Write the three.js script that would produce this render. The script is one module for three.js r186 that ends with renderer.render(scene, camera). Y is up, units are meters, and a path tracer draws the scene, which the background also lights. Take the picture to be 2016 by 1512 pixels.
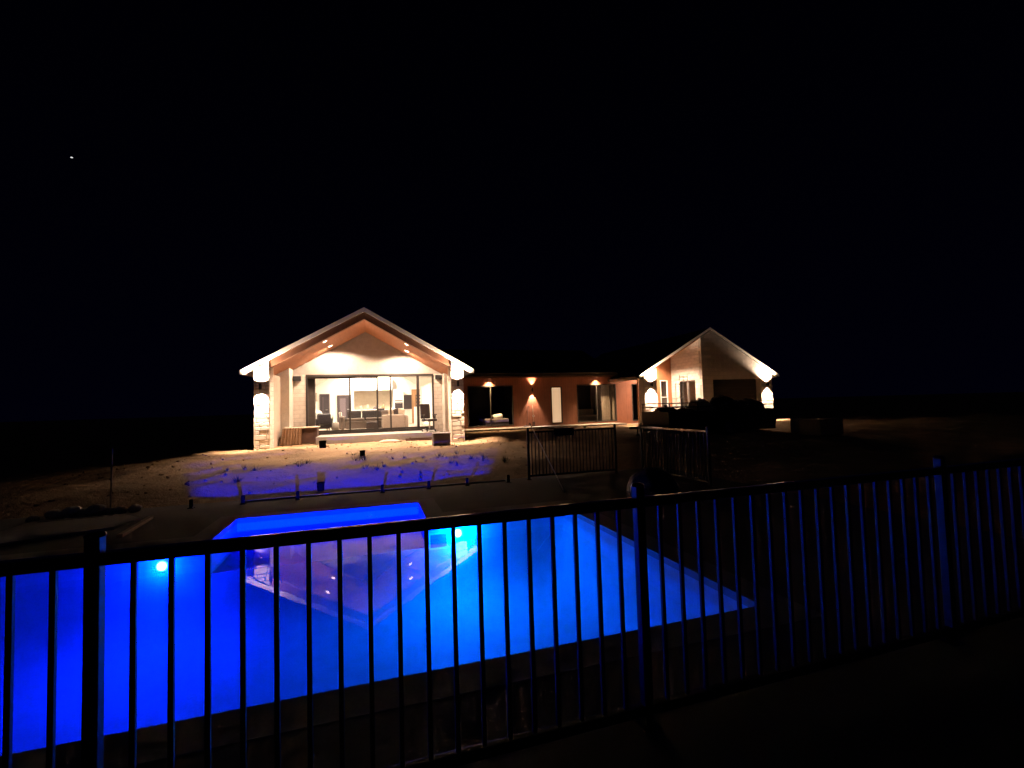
import * as THREE from 'three';
import { mergeGeometries, toCreasedNormals } from 'three/addons/utils/BufferGeometryUtils.js';
import { RoundedBoxGeometry } from 'three/addons/geometries/RoundedBoxGeometry.js';
import { RectAreaLightUniformsLib } from 'three/addons/lights/RectAreaLightUniformsLib.js';

// ---------------------------------------------------------------- camera, sky, moon, exposure
const R = THREE.MathUtils.degToRad;
const scene = new THREE.Scene();
const camera = new THREE.PerspectiveCamera(2 * Math.atan(756 / 900) * 180 / Math.PI, 4 / 3, 0.05, 6000);
camera.position.set(0, 1.72, 0);
camera.rotation.set(R(2.67), R(-17.2), R(-1.72), 'YXZ');
const renderer = new THREE.WebGLRenderer({ antialias: true });
renderer.toneMapping = THREE.LinearToneMapping;
renderer.toneMappingExposure = 1;
renderer.shadowMap.enabled = true;
RectAreaLightUniformsLib.init();
{ // night air: almost black, a trace of navy towards the horizon
  const W = 16, H = 32, d = new Float32Array(W * H * 4);
  for (let j = 0; j < H; j++) for (let i = 0; i < W; i++) {
    const up = Math.max(0, (j + 0.5) / H * 2 - 1), k = Math.exp(-up * 2.6), o = (j * W + i) * 4;
    d[o] = 0.00025 * k; d[o + 1] = 0.00022 * k; d[o + 2] = 0.0024 * k; d[o + 3] = 1;
  }
  const t = new THREE.DataTexture(d, W, H, THREE.RGBAFormat, THREE.FloatType);
  t.mapping = THREE.EquirectangularReflectionMapping; t.magFilter = THREE.LinearFilter; t.needsUpdate = true;
  scene.background = t; scene.environment = t;
}
const moon = new THREE.DirectionalLight(new THREE.Color().setRGB(0.75, 0.8, 1), 0.004);
moon.position.set(-30, 60, 25); moon.target.position.set(3, 0, -12);
moon.shadow.camera.left = -40; moon.shadow.camera.right = 40; moon.shadow.camera.top = 40; moon.shadow.camera.bottom = -40; moon.shadow.camera.far = 200;
scene.add(moon, moon.target);
const OFF = 0.125; // lamp axis off the wall
const WARM = new THREE.Color().setRGB(1, 0.69, 0.49), WARMER = new THREE.Color().setRGB(1, 0.62, 0.33), ROOM = new THREE.Color().setRGB(1, 0.8, 0.6);
const POWER = { columnDown: 110, columnUp: 120, wallDown: 45, wallUp: 42, porch: 105, porchRear: 58, eave: 95, room: 60, recess: 80, poolRight: 17, poolLeft: 19, slot: 3000 };

// ---------------------------------------------------------------- helpers
let seed = 7;
const rnd = () => { seed = (seed + 0x6d2b79f5) | 0; let t = Math.imul(seed ^ (seed >>> 15), 1 | seed); t = (t + Math.imul(t ^ (t >>> 7), 61 | t)) ^ t; return ((t ^ (t >>> 14)) >>> 0) / 4294967296; };
const rr = (a, b) => a + (b - a) * rnd();
const pick = (a) => a[Math.floor(rnd() * a.length)];
const clamp = THREE.MathUtils.clamp, sstep = (t) => { t = clamp(t, 0, 1); return t * t * (3 - 2 * t); };
function hash(i, j, s) { let h = Math.imul(i, 374761393) ^ Math.imul(j, 668265263) ^ Math.imul(s, 2147483647); h = Math.imul(h ^ (h >>> 13), 1274126177); return ((h ^ (h >>> 16)) >>> 0) / 4294967296; }
function vnoise(x, y, s = 1, per = 0) {
  const i = Math.floor(x), j = Math.floor(y), u = sstep(x - i), v = sstep(y - j), w = (a) => (per ? ((a % per) + per) % per : a);
  const a = hash(w(i), w(j), s), b = hash(w(i + 1), w(j), s), c = hash(w(i), w(j + 1), s), e = hash(w(i + 1), w(j + 1), s);
  return a + (b - a) * u + (c - a) * v + (a - b - c + e) * u * v;
}
function fbm(x, y, oct, s = 1, per = 0) { let f = 0, a = 0.5, n = 0; for (let k = 0; k < oct; k++) { f += a * vnoise(x, y, s + k, per); n += a; x *= 2; y *= 2; per *= 2; a *= 0.5; } return f / n; }
function tex(size, fn, repeat = 1, srgb = false) {
  const d = new Uint8Array(size * size * 4);
  for (let j = 0; j < size; j++) for (let i = 0; i < size; i++) {
    const c = fn(i / size, j / size), o = (j * size + i) * 4;
    for (let k = 0; k < 3; k++) d[o + k] = clamp(Math.round(255 * (Array.isArray(c) ? c[k] : c)), 0, 255);
    d[o + 3] = 255;
  }
  const t = new THREE.DataTexture(d, size, size); t.wrapS = t.wrapT = THREE.RepeatWrapping; t.magFilter = THREE.LinearFilter; t.minFilter = THREE.LinearFilter;
  if (srgb) t.colorSpace = THREE.SRGBColorSpace;
  t.repeat.set(repeat, repeat); t.needsUpdate = true; return t;
}
const taken = new Map();
function numbered(n) { const k = taken.get(n) || 0; taken.set(n, k + 1); return k ? n + '_' + String(k).padStart(3, '0') : n; }
function tag(o, label, category, group) { o.userData.label = label; o.userData.category = category; if (group) o.userData.group = group; return o; }
function thing(name, label, category, pos = [0, 0, 0], turn = 0, group) {
  const g = new THREE.Group(); g.name = numbered(name); g.position.set(...pos); g.rotation.y = turn; scene.add(g); return tag(g, label, category, group);
}
// uv in metres, by the way each face points
function metric(g) {
  g = g.index ? g.toNonIndexed() : g;
  const p = g.attributes.position, n = g.attributes.normal, uv = new Float32Array(p.count * 2);
  for (let i = 0; i < p.count; i += 3) {
    let ax = 0, ay = 0, az = 0;
    for (let k = 0; k < 3; k++) { ax += Math.abs(n.getX(i + k)); ay += Math.abs(n.getY(i + k)); az += Math.abs(n.getZ(i + k)); }
    for (let k = 0; k < 3; k++) {
      const x = p.getX(i + k), y = p.getY(i + k), z = p.getZ(i + k);
      const [u, v] = ay >= ax && ay >= az ? [x, z] : ax >= az ? [z, y] : [x, y];
      uv[(i + k) * 2] = u; uv[(i + k) * 2 + 1] = v;
    }
  }
  g.setAttribute('uv', new THREE.BufferAttribute(uv, 2)); g.deleteAttribute('uv1');
  return g;
}
function mesh(name, geos, mat, parent = scene) {
  const list = (Array.isArray(geos) ? geos : [geos]).map(metric);
  const m = new THREE.Mesh(list.length > 1 ? mergeGeometries(list) : list[0], mat);
  m.name = parent === scene ? numbered(name) : name; parent.add(m); return m;
}
function struct(name, geos, mat) { const m = mesh(name, geos, mat); m.userData.kind = 'structure'; return m; }
// a box from its lowest to its highest corner
function bx(x0, x1, y0, y1, z0, z1) { const g = new THREE.BoxGeometry(Math.abs(x1 - x0), Math.abs(y1 - y0), Math.abs(z1 - z0)); return g.translate((x0 + x1) / 2, (y0 + y1) / 2, (z0 + z1) / 2); }
function rb(w, h, d, r, x = 0, y = 0, z = 0, seg = 2) { return new RoundedBoxGeometry(w, h, d, seg, Math.min(r, w / 2.01, h / 2.01, d / 2.01)).translate(x, y, z); }
function rod(a, b, r, seg = 8, r2 = r) {
  const A = new THREE.Vector3(...a), B = new THREE.Vector3(...b), l = A.distanceTo(B), g = new THREE.CylinderGeometry(r2, r, l, seg);
  g.applyQuaternion(new THREE.Quaternion().setFromUnitVectors(new THREE.Vector3(0, 1, 0), B.clone().sub(A).normalize()));
  return g.translate((A.x + B.x) / 2, (A.y + B.y) / 2, (A.z + B.z) / 2);
}
function bar(a, b, w, h) { // square section
  const A = new THREE.Vector3(...a), B = new THREE.Vector3(...b), l = A.distanceTo(B), g = new THREE.BoxGeometry(w, l, h);
  g.applyQuaternion(new THREE.Quaternion().setFromUnitVectors(new THREE.Vector3(0, 1, 0), B.clone().sub(A).normalize()));
  return g.translate((A.x + B.x) / 2, (A.y + B.y) / 2, (A.z + B.z) / 2);
}
function cyl(r0, r1, h, x, y, z, seg = 20) { return new THREE.CylinderGeometry(r1, r0, h, seg).translate(x, y + h / 2, z); }
// prism: polygon in x-y, from z0 (back) to z1 (front)
function prism(poly, z0, z1, bevel = 0) {
  const s = new THREE.Shape(poly.map((p) => new THREE.Vector2(p[0], p[1])));
  const g = new THREE.ExtrudeGeometry(s, { depth: z1 - z0 - (bevel ? bevel : 0), bevelEnabled: bevel > 0, bevelThickness: bevel, bevelSize: bevel, bevelOffset: -bevel, bevelSegments: 1, curveSegments: 1 });
  return g.translate(0, 0, z0);
}
function clip(poly, reg) { // convex counter-clockwise
  let out = poly;
  for (let i = 0; i < reg.length && out.length; i++) {
    const a = reg[i], b = reg[(i + 1) % reg.length], src = out, side = (p) => (b[0] - a[0]) * (p[1] - a[1]) - (b[1] - a[1]) * (p[0] - a[0]); out = [];
    for (let k = 0; k < src.length; k++) {
      const p = src[k], q = src[(k + 1) % src.length], sp = side(p), sq = side(q);
      if (sp >= 0) out.push(p);
      if ((sp >= 0) !== (sq >= 0)) { const t = sp / (sp - sq); out.push([p[0] + (q[0] - p[0]) * t, p[1] + (q[1] - p[1]) * t]); }
    }
  }
  return out;
}
const polyArea = (p) => { let a = 0; for (let i = 0; i < p.length; i++) { const q = p[(i + 1) % p.length]; a += p[i][0] * q[1] - q[0] * p[i][1]; } return a / 2; };
const blockCache = new Map();
// masonry pieces over convex regions of a wall face; face plane at local z = 0, pieces proud of it
function masonry(parent, regions, o, at = [0, 0, 0], turn = 0) {
  const us = regions.flat().map((p) => p[0]), vs = regions.flat().map((p) => p[1]), u0 = Math.min(...us), u1 = Math.max(...us), v1 = Math.max(...vs);
  let v = o.v0 ?? Math.min(...vs), row = 0; const rot = new THREE.Euler(0, turn, 0), q = new THREE.Vector3();
  while (v < v1) {
    const h = o.course * (o.rough ? rr(0.75, 1.3) : 1);
    let u = u0 - (o.rough ? rr(0, o.length) : (row % 2) * o.length / 2);
    while (u < u1) {
      const l = o.length * (o.rough ? rr(0.5, 1.15) : 1), g2 = o.gap / 2;
      const rect = [[u + g2, v + g2], [u + l - g2, v + g2], [u + l - g2, v + h - g2], [u + g2, v + h - g2]];
      for (const reg of regions) {
        const p = clip(rect, reg);
        if (p.length < 3 || polyArea(p) < 0.0012) continue;
        const cx = p.reduce((s, k) => s + k[0], 0) / p.length, cy = p.reduce((s, k) => s + k[1], 0) / p.length, rel = p.map((k) => [k[0] - cx, k[1] - cy]);
        const d = o.depth + (o.rough ? rr(-0.008, 0.014) : rr(-0.0012, 0.0012));
        const key = o.rough ? null : rel.map((k) => k[0].toFixed(3) + ',' + k[1].toFixed(3)).join(';');
        let g = key && blockCache.get(key);
        if (!g) {
          if (o.rough) for (const k of rel) { k[0] += rr(-0.006, 0.006); k[1] += rr(-0.006, 0.006); }
          g = metric(prism(rel, -o.depth, 0.0, Math.min(o.bevel ?? 0.004, 0.3 * Math.sqrt(polyArea(p)))));
          if (key) blockCache.set(key, g);
        }
        const m = new THREE.Mesh(g, pick(o.mats)); m.name = o.name; q.set(cx, cy, d).applyEuler(rot); m.position.set(at[0] + q.x, at[1] + q.y, at[2] + q.z); m.rotation.copy(rot); parent.add(m);
      }
      u += l;
    }
    v += h; row++;
  }
}

// ---------------------------------------------------------------- materials
const rgb = (r, g, b) => new THREE.Color().setRGB(r, g, b);
const std = (c, o = {}) => new THREE.MeshStandardMaterial({ color: rgb(...c), roughness: 0.8, ...o });
const grainTex = tex(512, (u, v) => { const n = fbm(u * 48, v * 3, 4, 3, 48), m = fbm(u * 6, v * 6, 3, 9, 6); const k = 0.62 + 0.3 * n + 0.16 * m; return [k, k * 0.97, k * 0.93]; }, 0.8);
const speckTex = tex(512, (u, v) => { const k = 0.72 + 0.2 * fbm(u * 10, v * 10, 5, 21, 10) + 0.16 * (vnoise(u * 128, v * 128, 5, 128) - 0.5); return [k, k, k]; }, 0.6);
const dirtTex = tex(1024, (u, v) => {
  const a = fbm(u * 6, v * 6, 6, 31, 6), b = fbm(u * 24, v * 24, 4, 47, 24), c = vnoise(u * 256, v * 256, 3, 256), clod = sstep((b - 0.62) * 6);
  const k = 0.5 + 0.42 * a + 0.22 * (b - 0.5) + 0.16 * (c - 0.5) - 0.18 * clod; return [k, k * (0.97 - 0.06 * a), k * (0.93 - 0.12 * a)];
}, 0.33);
const dirtBump = tex(1024, (u, v) => 0.55 * fbm(u * 12, v * 12, 6, 31, 12) + 0.3 * fbm(u * 48, v * 48, 3, 47, 48) + 0.15 * vnoise(u * 256, v * 256, 3, 256), 0.33);
const fabricTex = tex(256, (u, v) => { const k = 0.8 + 0.1 * Math.sin(u * 402.1) * Math.sin(v * 402.1) + 0.15 * (fbm(u * 8, v * 8, 4, 61, 8) - 0.5); return [k, k, k]; }, 2);
const rippleTex = tex(512, (u, v) => fbm(u * 6, v * 9, 4, 77, 6), 0.25);
const boardBump = tex(256, (u) => { const f = (u * 8) % 1; return f < 0.07 || f > 0.93 ? 0.2 : 0.9; }, 1);
const M = {
  stone: [0, 1, 2, 3].map((k) => std([0.56 + 0.05 * k, 0.52 + 0.045 * k, 0.45 + 0.04 * k], { map: speckTex, bumpMap: speckTex, bumpScale: 0.012, roughness: 0.9 })),
  brick: [0, 1, 2].map((k) => std([0.66 + 0.04 * k, 0.62 + 0.035 * k, 0.55 + 0.03 * k], { map: speckTex, bumpMap: speckTex, bumpScale: 0.004, roughness: 0.85 })),
  mortar: std([0.4, 0.37, 0.33], { map: speckTex }),
  render: std([0.5, 0.42, 0.34], { map: speckTex, bumpMap: speckTex, bumpScale: 0.003 }),
  soffit: std([0.4, 0.165, 0.075], { map: grainTex, roughness: 0.55, bumpMap: boardBump, bumpScale: 0.003 }),
  barge: std([0.16, 0.07, 0.035], { map: grainTex, roughness: 0.6 }),
  corten: std([0.3, 0.115, 0.062], { map: grainTex, roughness: 0.6, bumpMap: boardBump, bumpScale: 0.004 }),
  trim: std([0.84, 0.82, 0.79], { roughness: 0.5 }),
  roof: std([0.035, 0.036, 0.04], { roughness: 0.5, metalness: 0.3 }),
  black: std([0.012, 0.012, 0.014], { roughness: 0.45 }),
  gloss: new THREE.MeshPhysicalMaterial({ color: rgb(0.012, 0.012, 0.014), roughness: 0.22, clearcoat: 1, clearcoatRoughness: 0.05 }),
  satin: std([0.01, 0.01, 0.012], { roughness: 0.6 }),
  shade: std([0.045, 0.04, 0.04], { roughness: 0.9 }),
  matt: new THREE.MeshPhysicalMaterial({ color: rgb(0.002, 0.002, 0.002), roughness: 1, specularIntensity: 0.05 }),
  frame: std([0.045, 0.04, 0.038], { roughness: 0.4, metalness: 0.3 }),
  steel: std([0.5, 0.5, 0.5], { roughness: 0.35, metalness: 0.9 }),
  glass: new THREE.MeshPhysicalMaterial({ color: rgb(0.96, 0.98, 0.97), roughness: 0.02, transmission: 1, thickness: 0, ior: 1.5 }),
  concrete: std([0.36, 0.34, 0.31], { map: speckTex, bumpMap: speckTex, bumpScale: 0.004, roughness: 0.9 }),
  deck: std([0.13, 0.122, 0.118], { map: speckTex, bumpMap: speckTex, bumpScale: 0.004, roughness: 0.85 }),
  coping: std([0.3, 0.29, 0.28], { map: speckTex, bumpMap: speckTex, bumpScale: 0.003, roughness: 0.8 }),
  dirt: std([0.42, 0.29, 0.165], { map: dirtTex, bumpMap: dirtBump, bumpScale: 0.05, roughness: 0.97 }),
  far: std([0.06, 0.055, 0.045], { map: dirtTex, roughness: 1 }),
  plaster: std([0.8, 0.78, 0.74], { roughness: 0.9 }),
  floor: std([0.4, 0.33, 0.27], { map: grainTex, roughness: 0.4 }),
  poolPlaster: std([0.5, 0.62, 0.7], { map: speckTex, roughness: 0.7 }),
  water: new THREE.MeshPhysicalMaterial({ color: rgb(0.93, 0.97, 1), roughness: 0, transmission: 1, thickness: 0, ior: 1.33, bumpMap: rippleTex, bumpScale: 0.0007 }),
  sofaDark: std([0.075, 0.06, 0.06], { map: fabricTex, roughness: 0.95 }),
  sofaGrey: std([0.2, 0.16, 0.14], { map: fabricTex, roughness: 0.95 }),
  sofaLight: std([0.36, 0.3, 0.25], { map: fabricTex, roughness: 0.95 }),
  cream: std([0.62, 0.52, 0.4], { map: fabricTex, roughness: 0.9 }),
  tan: std([0.4, 0.23, 0.12], { map: grainTex, roughness: 0.6 }),
  darkDoor: std([0.06, 0.045, 0.055], { roughness: 0.6 }),
  leather: std([0.025, 0.018, 0.024], { roughness: 0.5 }),
  white: std([0.8, 0.79, 0.76], { roughness: 0.5 }),
  splash: std([0.5, 0.42, 0.33], { map: speckTex, roughness: 0.4 }),
  cloth: std([0.3, 0.18, 0.1], { map: fabricTex, roughness: 0.95 }),
  plastic: std([0.015, 0.015, 0.018], { roughness: 0.4 }),
  greyBox: std([0.13, 0.105, 0.11], { map: speckTex, roughness: 0.75 }),
  rubber: std([0.02, 0.02, 0.02], { roughness: 0.9 }),
  rust: std([0.1, 0.05, 0.035], { map: speckTex, roughness: 0.8 }),
  wood: std([0.5, 0.4, 0.28], { map: grainTex, roughness: 0.8 }),
  leaf: std([0.06, 0.07, 0.03], { roughness: 0.9, side: THREE.DoubleSide }),
  tarp: new THREE.MeshPhysicalMaterial({ color: rgb(0.008, 0.008, 0.01), roughness: 0.35 }),
};
const glow = (c, k) => new THREE.MeshStandardMaterial({ color: rgb(0.8, 0.8, 0.8), emissive: c, emissiveIntensity: k, roughness: 0.4 });
const G = { lens: glow(WARM, 8), down: glow(WARM, 14), room: glow(ROOM, 5), frosted: glow(rgb(1, 0.62, 0.34), 0.62), poolA: glow(rgb(0.4, 0.95, 1), 8), poolB: glow(rgb(0.3, 0.85, 1), 7), star: glow(rgb(1, 1, 1), 0.9) };
function spot(parent, name, at, to, color, power, angle, penumbra = 0.3, radius = 1) {
  const l = new THREE.SpotLight(color, power, 0, angle, penumbra, 2); l.name = name; l.position.set(...at); l.target.position.set(...to); l.shadow.radius = radius; parent.add(l, l.target); return l;
}
function point(parent, name, at, color, power, radius = 1) { const l = new THREE.PointLight(color, power); l.name = name; l.position.set(...at); l.shadow.radius = radius; parent.add(l); return l; }

// ---------------------------------------------------------------- ground
const DECK = [-6.2, 7.2, -10.35, -1.4];
function ground(x, z) {
  const t = 1 - Math.exp(-Math.max(0, -10.35 - z) / 2), near = clamp((-10.4 - z) / 1.5, 0, 1), inside = clamp((30 - Math.abs(x - 6)) / 8, 0, 1);
  let y = -0.03 + 0.53 * t;
  y -= 0.3 * t * sstep((-5 - x) / 5);
  if (z < -10.4 && z > -23.5 && inside > 0) {
    const free = z > -17.5 ? 1 : 0.25;
    y += near * inside * free * (0.22 * (fbm(x * 0.45 + 40, z * 0.7 + 40, 4, 91) - 0.5) + 0.07 * (fbm(x * 2.4 + 9, z * 3 + 9, 4, 95) - 0.5));
    y += 0.12 * Math.exp(-(((x + 2.7) / 1.1) ** 2 + ((z + 15.4) / 0.6) ** 2));
    y += 0.08 * Math.exp(-(((x - 4.2) / 0.9) ** 2 + ((z + 17.2) / 0.8) ** 2));
  }
  if (z < -17 && x > -4 && x < 22) y = Math.min(y, 0.56);
  return y;
}
{
  const axis = (far0, a, b, far1, step, ins) => {
    const s = new Set(); for (let v = a; v <= b + 1e-6; v += step) s.add(+v.toFixed(3));
    for (let d = 0.4, v = a; v > far0; d *= 1.5) { v = Math.max(far0, v - d); s.add(+v.toFixed(3)); }
    for (let d = 0.4, v = b; v < far1; d *= 1.5) { v = Math.min(far1, v + d); s.add(+v.toFixed(3)); }
    for (const v of ins) s.add(v);
    return [...s].sort((p, q) => p - q);
  };
  const xs = axis(-400, -11, 24, 400, 0.13, [DECK[0] + 0.15, DECK[1] - 0.15]), zs = axis(-600, -21, -10.6, 120, 0.1, [DECK[2] + 0.15, DECK[3] - 0.15]);
  const pos = [], idx = [], uv = [];
  for (const z of zs) for (const x of xs) { pos.push(x, ground(x, z), z); uv.push(x, z); }
  for (let j = 0; j + 1 < zs.length; j++) for (let i = 0; i + 1 < xs.length; i++) {
    if (xs[i] >= DECK[0] + 0.149 && xs[i + 1] <= DECK[1] - 0.149 && zs[j] >= DECK[2] + 0.149 && zs[j + 1] <= DECK[3] - 0.149) continue;
    const a = j * xs.length + i, b = a + 1, c = a + xs.length, d = c + 1; idx.push(a, c, b, b, c, d);
  }
  const g = new THREE.BufferGeometry(); g.setAttribute('position', new THREE.Float32BufferAttribute(pos, 3)); g.setAttribute('uv', new THREE.Float32BufferAttribute(uv, 2)); g.setIndex(idx); g.computeVertexNormals();
  const m = new THREE.Mesh(g, M.dirt); m.name = 'ground'; m.userData.kind = 'structure'; scene.add(m);
}
// pool, deck, water
const PX0 = -4.9, PX1 = 3.07, PZ0 = -7.3, PZ1 = -3.1, AX0 = -2.12, AX1 = 0.8, AZ = -8.55, WATER = -0.2, DEEP = -1.35;
const outline = [[PX0, PZ1], [PX1, PZ1], [PX1, PZ0], [AX1, PZ0], [AX1, AZ], [AX0, AZ], [AX0, PZ0], [PX0, PZ0]];
function flat(poly, y0, y1, holes = []) { // slab from a plan polygon (x, z)
  const s = new THREE.Shape(poly.map(([x, z]) => new THREE.Vector2(x, -z))); for (const h of holes) s.holes.push(new THREE.Path(h.map(([x, z]) => new THREE.Vector2(x, -z))));
  return new THREE.ExtrudeGeometry(s, { depth: y1 - y0, bevelEnabled: false }).rotateX(-Math.PI / 2).translate(0, y0, 0);
}
{
  struct('pool_deck', flat([[DECK[0], DECK[3]], [DECK[1], DECK[3]], [DECK[1], DECK[2]], [DECK[0], DECK[2]]], -0.14, 0, [outline]), M.deck);
  // moulded shell: rings from the rim down round a cove to the floor; the step alcove opens in the far wall
  const prof = [[0.004, -0.07], [0.005, -0.16], [0.01, -0.45], [0.03, -0.8], [0.08, -1.0], [0.18, -1.15], [0.34, -1.25], [0.6, -1.31], [1.0, -1.35], [1.8, -1.37], [2.4, -1.38]];
  const L = PX1 - PX0, D = PZ1 - PZ0, side = [...new Set([...Array(33).keys()].map((k) => PX0 + L * k / 32).concat([AX0, AX1]))].sort((p, q) => p - q), dz = [...Array(17).keys()].map((k) => PZ0 + D * k / 16);
  const ring = (inset) => { const fx = (x) => THREE.MathUtils.lerp(PX0 + inset, PX1 - inset, (x - PX0) / L), fz = (z) => THREE.MathUtils.lerp(PZ0 + inset, PZ1 - inset, (z - PZ0) / D), o = [], rc = Math.min(0.25 + inset, 1.2);
    for (const x of side) o.push([fx(x), PZ0 + inset]); for (const z of dz.slice(1)) o.push([PX1 - inset, fz(z)]); for (const x of side.slice(0, -1).reverse()) o.push([fx(x), PZ1 - inset]); for (const z of dz.slice(1, -1).reverse()) o.push([PX0 + inset, fz(z)]); return o; };
  const pos = [], idx = [], n = ring(0).length, keep = (p) => p[0] > AX0 - 0.001 && p[0] < AX1 + 0.001 && p[1] < PZ0 + 0.02;
  for (const [a, y] of prof) for (const p of ring(a)) pos.push(p[0], y, p[1]);
  const at = ring(0);
  for (let r = 0; r + 1 < prof.length; r++) for (let k = 0; k < n; k++) { const k2 = (k + 1) % n; if (r < 2 && keep(at[k]) && keep(at[k2])) continue; const a = r * n + k, b = r * n + k2, c = a + n, e = b + n; idx.push(a, b, c, b, e, c); }
  const sg = new THREE.BufferGeometry(); sg.setAttribute('position', new THREE.Float32BufferAttribute(pos, 3)); sg.setIndex(idx); sg.computeVertexNormals();
  const shell = struct('pool_shell', sg, M.poolPlaster);
  mesh('pool_floor', bx(PX0 + 2.3, PX1 - 2.3, -1.5, -1.3801, PZ0 + 2.3, PZ1 - 2.3), M.poolPlaster, shell);
  mesh('step_alcove', [bx(AX0 + 0.001, AX1 - 0.001, -0.7, -0.07, AZ + 0.001, AZ + 0.006), bx(AX0 + 0.001, AX0 + 0.006, -0.7, -0.07, AZ + 0.006, PZ0 + 0.004), bx(AX1 - 0.006, AX1 - 0.001, -0.7, -0.07, AZ + 0.006, PZ0 + 0.004), bx(AX0 + 0.006, AX1 - 0.006, -0.7, -0.452, AZ + 0.006, PZ0 + 0.01)], M.poolPlaster, shell);
  // coping: the slab edge keeps its own inner face down to the water
  const rim = [];
  const cop = (x0, x1, z0, z1) => rim.push(bx(x0, x1, -0.069, 0.005, z0, z1)); const c = 0.3, e = 0.006; // a small lip over the water
  cop(PX0 - c, PX1 + c, PZ1 - e, PZ1 + c); cop(PX1 - e, PX1 + c, PZ0 - c, PZ1 - e); cop(PX0 - c, PX0 + e, PZ0 - c, PZ1 - e); cop(PX0 + e, AX0 - c, PZ0 - c, PZ0 + e); cop(AX1 + c, PX1 - e, PZ0 - c, PZ0 + e);
  cop(AX0 - c, AX1 + c, AZ - c, AZ + e); cop(AX0 - c, AX0 + e, AZ + e, PZ0 + e); cop(AX1 - e, AX1 + c, AZ + e, PZ0 + e);
  struct('pool_coping', rim, M.coping);
  const s = new THREE.Shape(outline.map(([x, z]) => new THREE.Vector2(x, -z)));
  struct('pool_water', new THREE.ShapeGeometry(s).rotateX(-Math.PI / 2).translate(0, WATER, 0), M.water);
}
function poolLight(x, y, z, dir, mat, color, power, label) {
  const g = thing('pool_light', label, 'pool light', [x, y, z], dir < 0 ? Math.PI : 0, 'underwater pool lights');
  mesh('ring', new THREE.TorusGeometry(0.066, 0.009, 8, 28).translate(0, 0, 0.012), M.white, g);
  mesh('lens', new THREE.SphereGeometry(0.062, 20, 10, 0, Math.PI * 2, 0, Math.PI / 2).scale(1, 0.4, 1).rotateX(Math.PI / 2).translate(0, 0, 0.004), mat, g);
  point(g, 'pool_light_beam', [0, 0, 0.12], color, power, 2);
}
poolLight(1.28, -0.275, PZ0 + 0.01, 1, G.poolA, rgb(0.0, 0.11, 1), POWER.poolRight, 'bright cyan underwater light below the right column reflection');
poolLight(-2.68, -0.27, PZ0 + 0.01, 1, G.poolB, rgb(0.0, 0.009, 1), POWER.poolLeft, 'cyan underwater light in the far wall at the left of the pool');
{ // a slot light under the near coping: two lips keep its beam low over the water, so that it reaches the far wall and the bank
  const g = thing('slot_light', 'slim blue slot light under the coping of the near pool wall', 'pool light', [-0.4, -0.08, PZ1 - 0.002], Math.PI);
  mesh('housing', bx(-0.1, 0.1, -0.03, 0.04, 0, 0.02), M.black, g);
  mesh('lens', bx(-0.05, 0.05, -0.001, 0.001, 0.0205, 0.0225), G.poolB, g);
  mesh('lip', bx(-0.1, 0.1, 0.004, 0.0065, 0, 0.115), M.black, g);
  mesh('lip', bx(-0.1, 0.1, -0.0065, -0.0025, 0, 0.115), M.black, g);
  spot(g, 'slot_light_beam', [0, 0, 0.03], [0, 0, 5], rgb(0.0, 0.004, 1), POWER.slot, R(22.5), 0.12, 0.03);
}
{ // skimmer mouth beside the step alcove
  const k = thing('skimmer', 'dark square skimmer mouth in the far pool wall beside the alcove', 'skimmer', [0.98, -0.36, PZ0 + 0.007]);
  mesh('face_plate', [bx(-0.16, 0.16, 0.1, 0.13, 0, 0.012), bx(-0.16, 0.16, -0.13, -0.1, 0, 0.012), bx(-0.16, -0.13, -0.1, 0.1, 0, 0.012), bx(0.13, 0.16, -0.1, 0.1, 0, 0.012)], M.white, k);
  mesh('flap', bx(-0.128, 0.128, -0.098, 0.098, 0.001, 0.006), M.greyBox, k);
}

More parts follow.
